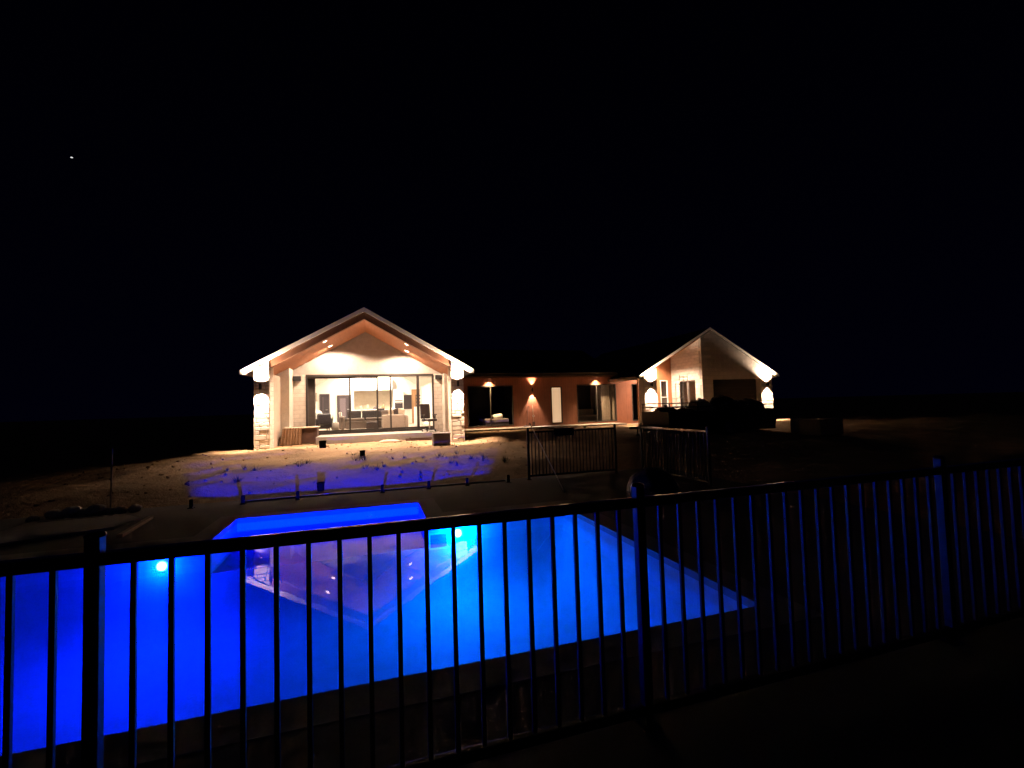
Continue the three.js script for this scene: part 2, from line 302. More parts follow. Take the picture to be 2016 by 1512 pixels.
// ---------------------------------------------------------------- main gable house
const K = 0.568, CX = -0.18, FZ = -16.6, DZ = -20.0, FLOOR = 0.8;
const gable = (cx, apex) => (x) => apex - K * Math.abs(x - cx);
function roofPoly(cx, half, apex, th) { const e = apex - K * half; return [[cx - half, e], [cx - half, e - th], [cx, apex - th], [cx + half, e - th], [cx + half, e], [cx, apex]]; }
const chevron = (cx, half, top, th) => { const a = roofPoly(cx, half, top, th); return [[a[0], a[1], a[2], a[5]], [a[5], a[2], a[3], a[4]]]; };
const house = thing('gable_house', 'white gabled house with timber lined porch and wide glass doors', 'house', [0, 0, 0]);
{
  const top = gable(CX, 5.29), soff = gable(CX, 4.98);
  for (const p of chevron(CX, 3.81, 5.27, 0.1)) mesh('roof_sheet', prism(p, -31, -16.64), M.roof, house);
  for (const p of chevron(CX, 3.84, 5.295, 0.15)) mesh('white_barge', prism(p, -16.638, -16.59), M.trim, house);
  for (const s of [-1, 1]) { // brown beam between the columns and the timber soffit behind it
    const x0 = CX, x1 = CX + s * 3.0, y = (x) => 5.14 - K * Math.abs(x - CX), q = [[x0, y(x0)], [x0, y(x0) - 0.25], [x1, y(x1) - 0.25], [x1, y(x1)]];
    mesh('beam', prism(s > 0 ? q : q.slice().reverse(), -16.86, -16.65), M.barge, house);
    const x2 = CX + s * 3.45, r = [[x0, soff(x0) + 0.06], [x0, soff(x0)], [x2, soff(x2)], [x2, soff(x2) + 0.06]];
    mesh('timber_soffit', prism(s > 0 ? r : r.slice().reverse(), DZ + 0.002, -16.862), M.soffit, house);
    const e = [[CX + s * 3.46, top(CX + s * 3.46) - 0.17], [CX + s * 3.46, top(CX + s * 3.46) - 0.2], [CX + s * 3.79, top(CX + s * 3.79) - 0.16], [CX + s * 3.79, top(CX + s * 3.79) - 0.13]];
    mesh('eave_lining', prism(s > 0 ? e : e.slice().reverse(), -31, -16.64), M.trim, house);
    mesh('gutter', [bx(CX + s * 3.8, CX + s * 3.92, 2.98, 3.1, -31, -16.7)], M.frame, house);
  }
  // stone columns
  for (const s of [-1, 1]) {
    const a = CX + s * 3.0, b = CX + s * 3.45, x0 = Math.min(a, b), x1 = Math.max(a, b), yt = (x) => soff(x) + 0.14, z1 = -17.25;
    const core = mesh('column', prism([[x0, 0.2], [x1, 0.2], [x1, yt(x1)], [x0, yt(x0)]], z1, FZ - 0.045), M.mortar, house);
    const face = [[[x0, 0.35], [x1, 0.35], [x1, yt(x1) - 0.01], [x0, yt(x0) - 0.01]]];
    masonry(core, face, { name: 'stone', course: 0.135, length: 0.36, gap: 0.02, depth: 0.035, rough: true, mats: M.stone, v0: 0.35, bevel: 0.008 }, [0, 0, FZ - 0.045]);
    // the side that looks into the porch
    const w = -FZ + z1; const len = Math.abs(w) - 0.035;
    const side = [[[0, 0.35], [len, 0.35], [len, yt(a) - 0.02], [0, yt(a) - 0.02]]];
    if (s < 0) masonry(core, side, { name: 'stone', course: 0.16, length: 0.42, gap: 0.01, depth: 0.02, mats: M.brick }, [x1, 0, FZ - 0.035], Math.PI / 2);
    else masonry(core, side, { name: 'stone', course: 0.16, length: 0.42, gap: 0.01, depth: 0.02, mats: M.brick }, [x0, 0, z1], -Math.PI / 2);
  }
  // side walls of the porch and of the room behind
  for (const s of [-1, 1]) {
    const xo = CX + s * 3.45, xi = s < 0 ? -3.27 : 3.12, xr = CX + s * 3.2, yt = soff(xo) + 0.04, xp = s < 0 ? -2.96 : 2.98, zp = s < 0 ? -19.1 : -19.35;
    mesh('porch_side_wall', bx(xi, xo, 0.2, yt, zp - 0.002, -17.252), M.render, house);
    mesh('side_wall', bx(xr, xo, 0.2, yt, -29.2, DZ - 0.16), M.plaster, house);
    mesh('pier', bx(Math.min(xp, xo), Math.max(xp, xo), 0.2, soff(xo) - 0.002, DZ - 0.16, zp), M.brick[1], house);
    mesh('pier_head', prism((s > 0 ? (q) => q : (q) => q.reverse())([[xp, soff(xo) - 0.002], [xo, soff(xo) - 0.002], [xp, soff(xp) - 0.002]]), DZ - 0.16, zp), M.brick[1], house);
  }
  // door wall: two piers and the gable, each piece its own block
  const D0 = -2.5, D1 = 2.62, HEAD = 3.2, wl = -2.96, wr = 2.98;
  const regs = [
    [[wl, 0.3], [D0, 0.3], [D0, HEAD], [wl, HEAD]], [[D1, 0.3], [wr, 0.3], [wr, HEAD], [D1, HEAD]],
    [[wl, HEAD], [wr, HEAD], [wr, soff(wr)], [CX, soff(CX)], [wl, soff(wl)]],
  ];
  const wall = mesh('door_wall', regs.map((r) => prism(r.map((p) => [p[0], p[1]]), DZ - 0.15, DZ - 0.024)), M.mortar, house);
  masonry(wall, regs, { name: 'brick', course: 0.165, length: 0.46, gap: 0.01, depth: 0.022, mats: M.brick, v0: 0.3 }, [0, 0, DZ - 0.022]);
  // sliding glass doors
  const fr = mesh('sliding_door', [bx(D0, D1, HEAD - 0.09, HEAD, DZ - 0.13, DZ + 0.01), bx(D0, D1, FLOOR - 0.05, FLOOR + 0.06, DZ - 0.13, DZ + 0.01), bx(D0, D0 + 0.07, FLOOR + 0.06, HEAD - 0.09, DZ - 0.13, DZ + 0.01), bx(D1 - 0.07, D1, FLOOR + 0.06, HEAD - 0.09, DZ - 0.13, DZ + 0.01)], M.frame, house);
  const st = [-0.83, 0.26, 0.8, 1.94];
  st.forEach((x, i) => mesh('stile', bx(x - (i === 3 ? 0.055 : 0.035), x + (i === 3 ? 0.055 : 0.035), FLOOR + 0.06, HEAD - 0.09, DZ - 0.1 + 0.012 * i, DZ - 0.05 + 0.012 * i), M.frame, fr));
  mesh('top_rail', bx(D0 + 0.07, 0.26, HEAD - 0.16, HEAD - 0.092, DZ - 0.1, DZ - 0.05), M.frame, fr);
  mesh('bottom_rail', bx(D0 + 0.07, D1 - 0.07, FLOOR + 0.062, FLOOR + 0.13, DZ - 0.1, DZ - 0.05), M.frame, fr);
  for (const x of [0.3, 0.76]) mesh('handle', rb(0.02, 0.16, 0.04, 0.008, x, 1.85, DZ - 0.03), M.steel, fr);
  const ed = [D0 + 0.07, ...st, D1 - 0.07];
  for (let i = 0; i < 5; i++) if (i !== 3) mesh('pane', new THREE.PlaneGeometry(ed[i + 1] - ed[i] - 0.06, HEAD - FLOOR - 0.25).translate((ed[i] + ed[i + 1]) / 2, (HEAD + FLOOR) / 2, DZ - 0.075), M.glass, fr);
  // room: floor, back wall, raked ceiling
  mesh('porch_slab', bx(-1.95, 2.6, 0.3, 0.76, DZ + 0.012, -18.2), M.concrete, house);
  mesh('room_floor', bx(CX - 3.45, CX + 3.45, 0.3, FLOOR, -29.2, DZ - 0.162), M.floor, house);
  mesh('back_wall', prism([[CX - 3.2, FLOOR], [CX + 3.2, FLOOR], [CX + 3.2, soff(CX + 3.2)], [CX, soff(CX)], [CX - 3.2, soff(CX - 3.2)]], -29.2, -29.05), M.plaster, house);
  for (const s of [-1, 1]) { const r = [[CX, 4.94], [CX, 4.86], [CX + s * 3.21, 4.86 - K * 3.21], [CX + s * 3.21, 4.94 - K * 3.21]]; mesh('raked_ceiling', prism(s > 0 ? r : r.slice().reverse(), -29.048, DZ - 0.162), M.plaster, house); }
}
// up and down lamps
function wallLamp(x, y, z, label, down, up, w = 0.5) {
  const g = thing('wall_lamp', label, 'wall lamp', [x, y, z], 0, 'up and down wall lamps');
  mesh('bracket', bx(-0.03, 0.03, -0.05, 0.05, 0, OFF - 0.045), M.black, g);
  mesh('body', [new THREE.CylinderGeometry(0.045, 0.045, 0.2, 24, 1, true).translate(0, 0, OFF), new THREE.CylinderGeometry(0.04, 0.04, 0.04, 24).translate(0, 0, OFF)], M.frame, g);
  mesh('lens', new THREE.CylinderGeometry(0.036, 0.036, 0.012, 20).translate(0, 0.085, OFF), G.lens, g);
  mesh('lens', new THREE.CylinderGeometry(0.036, 0.036, 0.012, 20).translate(0, -0.085, OFF), G.lens, g);
  spot(g, 'lamp_beam', [0, 0.1, OFF], [0, 2, OFF - 0.2], WARM, up, R(w * 90 + (w > 0.4 ? 18 : 0)), 0.35, 1.5);
  spot(g, 'lamp_beam', [0, -0.1, OFF], [0, -2, OFF - 0.2], WARM, down, R(w * 90), 0.35, 1.5);
}
wallLamp(CX - 3.225, 2.57, FZ, 'up and down lamp on the left stone column of the porch', POWER.columnDown, POWER.columnUp);
wallLamp(CX + 3.225, 2.57, FZ, 'up and down lamp on the right stone column of the porch', POWER.columnDown, POWER.columnUp);
function downlight(name, label, x, y, z, slope, mat, color, power, angle, group, r = 0.06, lean = 0, soft = 0.6) {
  const g = thing(name, label, 'downlight', [x, y, z], 0, group), tilt = new THREE.Euler(0, 0, -Math.atan(slope));
  const m1 = mesh('rim', new THREE.TorusGeometry(r + 0.012, 0.012, 8, 24).rotateX(Math.PI / 2), M.white, g), m2 = mesh('lens', new THREE.CylinderGeometry(r, r, 0.01, 20), mat, g);
  m1.rotation.copy(tilt); m2.rotation.copy(tilt);
  const n = new THREE.Vector3(0, -1, 0).applyEuler(tilt);
  spot(g, 'downlight_beam', [n.x * 0.03, n.y * 0.03, 0], [n.x * 0.02, -3, -3 * lean], color, power, angle, soft, 3);
}
{
  const soff = gable(CX, 4.98);
  for (const [x, z, t] of [[-1.54, -17.5, 'front downlight in the left slope of the porch soffit'], [-1.47, -19.0, 'rear downlight in the left slope of the porch soffit'], [1.31, -17.5, 'front downlight in the right slope of the porch soffit'], [1.41, -19.0, 'rear downlight in the right slope of the porch soffit']])
    downlight('downlight', t, x, soff(x) - 0.006, z, x < CX ? -K : K, G.down, WARM, z < -18 ? POWER.porchRear : POWER.porch, z < -18 ? R(79) : R(53), 'porch soffit downlights', 0.07, z < -18 ? 0.17 : -0.2, z < -18 ? 0.2 : 0.5);
  for (const [x, z, t] of [[-1.9, -22, 'room ceiling downlight nearest the dark curtain'], [1.5, -22, 'room ceiling downlight above the pale sofa'], [-1.9, -25.5, 'room ceiling downlight above the armchair side'], [1.5, -25.5, 'room ceiling downlight before the black fridge'], [-0.9, -28, 'ceiling downlight above the left of the kitchen bench'], [0.8, -28, 'ceiling downlight above the right of the kitchen bench']])
    downlight('room_downlight', t, x, 4.855 - K * Math.abs(x - CX), z, x < CX ? -K : K, G.room, ROOM, z < -27 ? POWER.room * 1.4 : POWER.room, R(80), 'downlights in the room ceiling', 0.06);
}
for (const s of [-1, 1]) {
  const k = thing('outdoor_speaker', s < 0 ? 'black box speaker on the brick pier left of the glass doors' : 'black box speaker on the brick pier right of the glass doors', 'speaker', [s < 0 ? -2.8 : 2.82, 3.04, DZ + 0.002], 0, 'speakers beside the glass doors');
  mesh('cabinet', rb(0.3, 0.19, 0.17, 0.02, 0, 0, 0.12), M.black, k); mesh('grille', rb(0.27, 0.16, 0.012, 0.005, 0, 0, 0.209), M.rubber, k); mesh('bracket', bx(-0.04, 0.04, -0.03, 0.03, 0.001, 0.036), M.black, k);
}

// ---------------------------------------------------------------- inside the room
{
  const f = FLOOR;
  const cur = thing('curtain', 'dark grey curtain gathered at the left end of the glass doors', 'curtain', [-2.33, f, -20.45]);
  const pts = []; for (let i = 0; i <= 40; i++) pts.push([-0.14 + 0.28 * i / 40, 0.035 * Math.sin(i * 1.25)]);
  mesh('fabric', flat([...pts.map((p) => [p[0], p[1]]), ...pts.slice().reverse().map((p) => [p[0], p[1] - 0.012])].map(([a, b]) => [a, b]), 0.02, 2.3), M.sofaGrey, cur);
  mesh('track', bx(-0.2, 4.9, 2.3, 2.33, -0.02, 0.02), M.white, cur);
  const sofa = thing('sofa', 'long dark grey sofa with black back cushions facing the kitchen', 'sofa', [-0.4, f, -22.3]);
  mesh('base', rb(1.75, 0.36, 0.85, 0.05, 0.15, 0.25, 0), M.sofaGrey, sofa); mesh('armrest', rb(0.26, 0.6, 0.92, 0.1, -0.85, 0.36, 0), M.sofaGrey, sofa);
  for (const x of [-0.35, 0.3, 0.85]) mesh('back_cushion', rb(0.62, 0.46, 0.2, 0.08, x, 0.66, -0.32), M.sofaDark, sofa);
  for (const x of [-0.3, 0.55]) mesh('seat_cushion', rb(0.8, 0.14, 0.7, 0.05, x, 0.48, 0.06), M.sofaGrey, sofa);
  mesh('throw', rb(0.1, 0.36, 0.5, 0.04, -0.84, 0.78, 0.05).rotateZ(0.12), M.white, sofa);
  for (const x of [-0.85, 0.95]) for (const z of [-0.36, 0.36]) mesh('leg', cyl(0.02, 0.025, 0.08, x, 0, z, 10), M.black, sofa);
  const ott = thing('ottoman', 'dark square ottoman before the middle of the sofa', 'ottoman', [0.05, f, -21.55]);
  mesh('body', rb(0.52, 0.34, 0.45, 0.05, 0, 0.2, 0), M.sofaDark, ott); for (const x of [-0.2, 0.2]) for (const z of [-0.16, 0.16]) mesh('foot', cyl(0.02, 0.02, 0.05, x, 0, z, 8), M.black, ott);
  const ls = thing('pale_sofa', 'pale beige sofa seen from behind with heaped cushions', 'sofa', [0.95, f, -21.6]);
  mesh('back', rb(1.0, 0.62, 0.22, 0.06, 0, 0.36, 0.3), M.sofaLight, ls); mesh('base', rb(1.0, 0.36, 0.72, 0.05, 0, 0.22, -0.15), M.sofaLight, ls); mesh('armrest', rb(0.2, 0.58, 0.8, 0.07, 0.56, 0.32, -0.05), M.sofaLight, ls);
  const cu = [[-0.35, 0.72, M.sofaGrey, 0.2], [-0.08, 0.74, M.cream, -0.15], [0.12, 0.76, M.sofaDark, 0.3], [0.34, 0.75, M.cream, -0.2]];
  cu.forEach(([x, y, m, r], i) => { const c = thing('cushion', ['grey cushion on the left of the pale sofa back', 'cream cushion second from the left on the pale sofa', 'dark cushion tilted in the middle of the pale sofa', 'cream cushion at the right end of the pale sofa'][i], 'cushion', [0.95 + x, f + y, -21.6 + 0.12], 0, 'cushions on the pale sofa'); mesh('cover', rb(0.34, 0.32, 0.14, 0.065, 0, 0, 0).rotateZ(r), m, c); mesh('piping', new THREE.TorusGeometry(0.15, 0.006, 6, 24).scale(1.05, 1, 1).rotateZ(r), m, c); });
  const ac = thing('armchair', 'dark leather armchair with a pale throw at the left', 'armchair', [-2.15, f, -22.9], 0.3);
  mesh('seat', rb(0.62, 0.34, 0.6, 0.07, 0, 0.27, 0), M.leather, ac); mesh('backrest', rb(0.6, 0.5, 0.18, 0.08, 0, 0.55, 0.28), M.leather, ac);
  for (const s of [-1, 1]) { mesh('armrest', rb(0.13, 0.44, 0.62, 0.06, s * 0.3, 0.36, 0), M.leather, ac); mesh('leg', cyl(0.02, 0.025, 0.1, s * 0.24, 0, 0.22, 8), M.black, ac); mesh('leg', cyl(0.02, 0.025, 0.1, s * 0.24, 0, -0.22, 8), M.black, ac); }
  const th = thing('throw_blanket', 'cream throw heaped over the dark armchair', 'blanket', [-2.32, f + 0.72, -22.85], 0.4);
  mesh('fold', rb(0.34, 0.3, 0.32, 0.12, 0, 0.06, 0).rotateZ(0.3), M.white, th); mesh('hanging_end', rb(0.12, 0.6, 0.26, 0.05, -0.2, -0.25, 0.02), M.white, th);
  const pf = thing('pouf', 'small grey pouf beside the dark armchair', 'pouf', [-1.62, f, -23.3]);
  mesh('body', new THREE.LatheGeometry([[0.001, 0], [0.17, 0.01], [0.22, 0.14], [0.2, 0.3], [0.12, 0.36], [0.001, 0.37]].map((p) => new THREE.Vector2(...p)), 24), M.sofaLight, pf); mesh('button', new THREE.SphereGeometry(0.02, 10, 6).translate(0, 0.37, 0), M.sofaGrey, pf);
  // sideboard, mirror, lamp along the left
  const sb = thing('sideboard', 'white sideboard with a black top along the left wall', 'sideboard', [-3.05, f, -24.2]);
  mesh('carcass', bx(-0.2, 0.35, 0.08, 0.88, -0.6, 0.6), M.white, sb); mesh('top', bx(-0.22, 0.38, 0.882, 0.96, -0.64, 0.64), M.black, sb); for (const z of [-0.55, 0.55]) for (const x of [-0.15, 0.3]) mesh('leg', bx(x - 0.02, x + 0.02, 0, 0.08, z - 0.02, z + 0.02), M.black, sb);
  for (const z of [-0.3, 0.3]) mesh('cabinet_door', bx(0.351, 0.365, 0.12, 0.85, z - 0.28, z + 0.28), M.white, sb);
  const tl = thing('table_lamp', 'table lamp with a grey shade on the white sideboard', 'lamp', [-2.62, f + 0.962, -24.1]);
  mesh('foot', cyl(0.1, 0.08, 0.03, 0, 0, 0), M.white, tl); mesh('stem', cyl(0.06, 0.075, 0.4, 0, 0.03, 0), M.white, tl); mesh('lamp_shade', new THREE.CylinderGeometry(0.12, 0.15, 0.42, 24, 1, true).translate(0, 0.64, 0), std([0.42, 0.36, 0.3]), tl);
  const fw = thing('dried_flowers', 'dark dried arrangement in a vase on the sideboard', 'vase', [-2.82, f + 0.962, -23.75]);
  mesh('vase', new THREE.LatheGeometry([[0.001, 0], [0.06, 0.005], [0.08, 0.12], [0.035, 0.22], [0.04, 0.24]].map((p) => new THREE.Vector2(...p)), 18), M.white, fw);
  { const st = []; for (let i = 0; i < 26; i++) { const a = rr(0, 6.28), l = rr(0.35, 0.75), r = rr(0.02, 0.16); st.push(rod([0, 0.2, 0], [Math.cos(a) * r, 0.2 + l, Math.sin(a) * r], 0.004, 4), new THREE.IcosahedronGeometry(rr(0.02, 0.04), 0).translate(Math.cos(a) * r, 0.2 + l, Math.sin(a) * r)); } mesh('stems', st.map((g) => (g.index ? g.toNonIndexed() : g)), M.darkDoor, fw); }
  // doors in the back wall
  const dr = (label, x0, x1, y1, mat, leaf) => { const d = thing('door', label, 'door', [(x0 + x1) / 2, f, -29.048], 0); const w = (x1 - x0) / 2; mesh('frame', [bx(-w - 0.07, -w, 0, y1, 0, 0.05), bx(w, w + 0.07, 0, y1, 0, 0.05), bx(-w - 0.07, w + 0.07, y1, y1 + 0.07, 0, 0.05)], mat === M.tan ? M.white : M.darkDoor, d); const lf = mesh('leaf', bx(-w, w, 0.005, y1, 0.002, 0.03), mat, d); if (leaf) mesh('panel', bx(-w + 0.08, w - 0.25, 0.12, y1 - 0.12, 0.031, 0.04), leaf, d); mesh('handle', rb(0.12, 0.02, 0.03, 0.008, w - 0.1, 0.98, 0.05), M.steel, d); return lf; };
  dr('dark purple grey door in the back wall beside the kitchen', -1.85, -1.2, 1.76, M.darkDoor, std([0.14, 0.11, 0.13]));
  dr('black panelled door at the far left of the back wall', -2.82, -2.4, 1.85, M.leather, M.darkDoor);
  dr('tan timber door at the right of the back wall', 2.42, 2.92, 2.1, M.tan);
  // kitchen
  const kb = thing('kitchen_bench', 'white kitchen island bench behind the sofas', 'kitchen bench', [0.1, f, -27.2]);
  mesh('body', bx(-0.95, 1.05, 0, 0.88, -0.35, 0.35), M.white, kb); mesh('worktop', rb(2.2, 0.05, 0.86, 0.01, 0.05, 0.906, 0), M.white, kb); for (const x of [-0.6, 0.05, 0.7]) mesh('panel', bx(x - 0.3, x + 0.3, 0.08, 0.84, 0.351, 0.362), M.plaster, kb);
  const kc = thing('kitchen_cabinets', 'pale kitchen wall with tan splashback and white cupboards above', 'kitchen', [0.1, f, -29.045]);
  mesh('splashback', bx(-1.05, 1.15, 0.92, 1.5, 0, 0.02), M.splash, kc); mesh('worktop', bx(-1.05, 1.15, 0.86, 0.9, 0, 0.62), M.white, kc); mesh('base_unit', bx(-1.05, 1.15, 0, 0.858, 0, 0.6), M.white, kc);
  mesh('tall_splash', bx(-1.05, 1.15, 1.502, 2.05, 0, 0.02), M.splash, kc); mesh('wall_cupboard', bx(-1.05, 1.15, 2.052, 2.85, 0, 0.42), M.white, kc);
  for (const x of [-0.75, 0.05, 0.85]) mesh('cupboard_door', bx(x - 0.29, x + 0.29, 2.08, 2.82, 0.421, 0.438), M.white, kc);
  const items = [[-0.7, 0.12, 0.22, M.splash], [-0.3, 0.09, 0.3, M.cream], [0.15, 0.14, 0.18, M.greyBox], [0.6, 0.1, 0.26, M.tan]];
  items.forEach(([x, r, h, m], i) => { const j = thing('canister', ['stone canister at the left of the kitchen worktop', 'tall cream jar on the kitchen worktop', 'squat grey pot on the kitchen worktop', 'tan jar at the right of the kitchen worktop'][i], 'jar', [0.1 + x, f + 0.902, -28.75], 0, 'jars on the kitchen worktop'); mesh('jar', new THREE.LatheGeometry([[0.001, 0], [r * 0.8, 0.004], [r, h * 0.4], [r * 0.7, h * 0.9], [r * 0.72, h]].map((p) => new THREE.Vector2(...p)), 18), m, j); mesh('lid', cyl(r * 0.72, r * 0.5, 0.03, 0, h, 0), m, j); });
  const oven = thing('wall_oven', 'black wall oven set in a white tower beside the fridge', 'oven', [1.6, f, -28.75]);
  mesh('tower', bx(-0.28, 0.3, 0, 2.1, -0.29, 0.24), M.white, oven); mesh('oven_front', bx(-0.22, 0.24, 0.95, 1.3, 0.241, 0.27), M.leather, oven); mesh('vent', bx(-0.22, 0.24, 1.38, 1.44, 0.241, 0.25), M.darkDoor, oven); mesh('handle', rod([-0.16, 1.25, 0.29], [0.18, 1.25, 0.29], 0.01), M.steel, oven);
  const fridge = thing('wall_screen', 'large black screen on the white wall right of the kitchen', 'screen', [2.14, f + 1.32, -29.045]);
  mesh('panel', rb(0.56, 0.86, 0.05, 0.01, 0, 0, 0.03), M.leather, fridge); mesh('bezel', [bx(-0.285, 0.285, 0.43, 0.44, 0.005, 0.06), bx(-0.285, 0.285, -0.44, -0.43, 0.005, 0.06)], M.black, fridge);
  const pl = thing('house_plant', 'spiky potted plant before the back wall left of the dark door', 'plant', [-2.02, f, -26.5]);
  mesh('pot', new THREE.LatheGeometry([[0.001, 0], [0.08, 0], [0.11, 0.2], [0.1, 0.2], [0.095, 0.18], [0.001, 0.18]].map((p) => new THREE.Vector2(...p)), 16), M.white, pl);
  for (let i = 0; i < 10; i++) { const a = i * 0.63, t = rr(0.05, 0.16), h = rr(0.35, 0.65); mesh('leaf', rod([0, 0.17, 0], [Math.cos(a) * t, 0.17 + h, Math.sin(a) * t], 0.025, 5, 0.002), M.leaf, pl); }
  const sh = thing('wall_shelf', 'stack of small dark wall shelves near the right end of the doors', 'shelf', [2.42, 2.25, -25.0]);
  mesh('upright', bx(-0.12, -0.1, -0.2, 0.45, -0.12, -0.1), M.black, sh); for (let i = 0; i < 4; i++) mesh('shelf', bx(-0.12, 0.12, -0.16 + 0.18 * i, -0.11 + 0.18 * i, -0.12, 0.12), M.darkDoor, sh);
  sh.position.y = f; for (const c of sh.children) c.position.y = 1.2; mesh('base_cabinet', bx(-0.2, 0.25, 0, 1.0, -0.2, 0.2), M.white, sh);
  const st = thing('bar_stool', 'dark bar stool before the kitchen bench', 'stool', [0.55, f, -26.5]);
  mesh('seat', rb(0.36, 0.06, 0.34, 0.025, 0, 0.66, 0), M.leather, st); mesh('backrest', rb(0.34, 0.22, 0.04, 0.02, 0, 0.86, 0.16), M.leather, st); for (const x of [-1, 1]) for (const z of [-1, 1]) mesh('leg', rod([x * 0.13, 0.64, z * 0.12], [x * 0.19, 0, z * 0.18], 0.012), M.black, st);
}

// ---------------------------------------------------------------- link wing (rust coloured wall)
const LZ = -23;
const link = thing('link_wing', 'low rust coloured wing with dark windows joining the two gables', 'house', [0, 0, 0]);
const openings = [[4.72, 7.16, 0.66, 2.77, 2], [9.3, 9.94, 0.68, 2.66, 1], [10.84, 13.27, 0.66, 2.76, 2], [14.28, 14.7, 0.62, 2.74, 1]];
{
  const X0 = 3.28, X1 = 16.0, Y0 = 0.45, Y1 = 3.16, parts = []; let x = X0;
  for (const [a, b, c, d] of openings) { parts.push(bx(x, a, Y0, Y1, LZ - 0.14, LZ), bx(a, b, Y0, c, LZ - 0.14, LZ), bx(a, b, d, Y1, LZ - 0.14, LZ)); x = b; }
  parts.push(bx(x, X1, Y0, Y1, LZ - 0.14, LZ));
  mesh('clad_wall', parts, M.corten, link);
  mesh('eave_soffit', bx(X0 + 0.02, 13.0, 3.162, 3.2, LZ - 0.14, -22.32), M.soffit, link); mesh('fascia', bx(X0 + 0.02, 13.0, 3.12, 3.32, -22.318, -22.29), M.barge, link); mesh('gutter', [bx(X0 + 0.02, 13.0, 3.2, 3.215, -22.288, -22.18), bx(X0 + 0.02, 13.0, 3.215, 3.32, -22.192, -22.18)], M.frame, link);
  mesh('roof_sheet', [(() => { const g = new THREE.BoxGeometry(9.6, 0.05, 4.6); g.rotateX(R(22)); return g.translate(8.1, 4.2, -24.3); })()], M.roof, link);
  mesh('verandah_slab', bx(X0 + 0.02, 13.1, 0.2, 0.58, LZ + 0.001, -21.7), M.concrete, link);
  for (const [a, b, c, d, n] of openings) {
    const w = mesh('window', [bx(a, b, d - 0.05, d, LZ - 0.1, LZ + 0.012), bx(a, b, c, c + 0.05, LZ - 0.1, LZ + 0.012), bx(a, a + 0.05, c + 0.05, d - 0.05, LZ - 0.1, LZ + 0.012), bx(b - 0.05, b, c + 0.05, d - 0.05, LZ - 0.1, LZ + 0.012)], M.frame, link);
    const lit = a > 9 && a < 9.5;
    for (let i = 0; i < n; i++) { const u0 = a + 0.05 + (b - a - 0.1) * i / n, u1 = a + 0.05 + (b - a - 0.1) * (i + 1) / n; mesh(lit ? 'lit_frosted_window_pane' : 'pane', new THREE.PlaneGeometry(u1 - u0 - 0.004, d - c - 0.1).translate((u0 + u1) / 2, (c + d) / 2, LZ - 0.05), lit ? G.frosted : M.glass, w); if (i) mesh('mullion', bx(u0 - 0.025, u0 + 0.025, c + 0.05, d - 0.05, LZ - 0.08, LZ - 0.01), M.frame, w); }
    // the dark room behind
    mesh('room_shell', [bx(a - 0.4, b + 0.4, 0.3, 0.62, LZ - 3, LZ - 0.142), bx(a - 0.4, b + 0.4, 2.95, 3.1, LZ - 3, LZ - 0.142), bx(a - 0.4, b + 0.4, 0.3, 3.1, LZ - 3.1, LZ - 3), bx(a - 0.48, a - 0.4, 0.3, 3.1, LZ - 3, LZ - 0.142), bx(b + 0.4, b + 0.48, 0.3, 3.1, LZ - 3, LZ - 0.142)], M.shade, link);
  }
  const pane = new THREE.RectAreaLight(rgb(1, 0.62, 0.34), 0.6, 0.5, 1.8); pane.name = 'lit_window_light'; pane.position.set(9.62, 1.67, LZ + 0.02); pane.lookAt(9.62, 1.67, 0); scene.add(pane);
}
wallLamp(8.22, 2.52, LZ + 0.001, 'up and down lamp on the rust coloured wall of the link wing', POWER.wallDown, POWER.wallUp, 0.36);
for (const [x, t] of [[5.86, 'eave downlight above the dark window nearest the porch'], [12.0, 'eave downlight above the right window of the link wing']]) downlight('eave_downlight', t, x, 3.158, -22.82, 0, G.down, WARMER, POWER.eave, R(50), 'eave downlights of the link wing', 0.05);
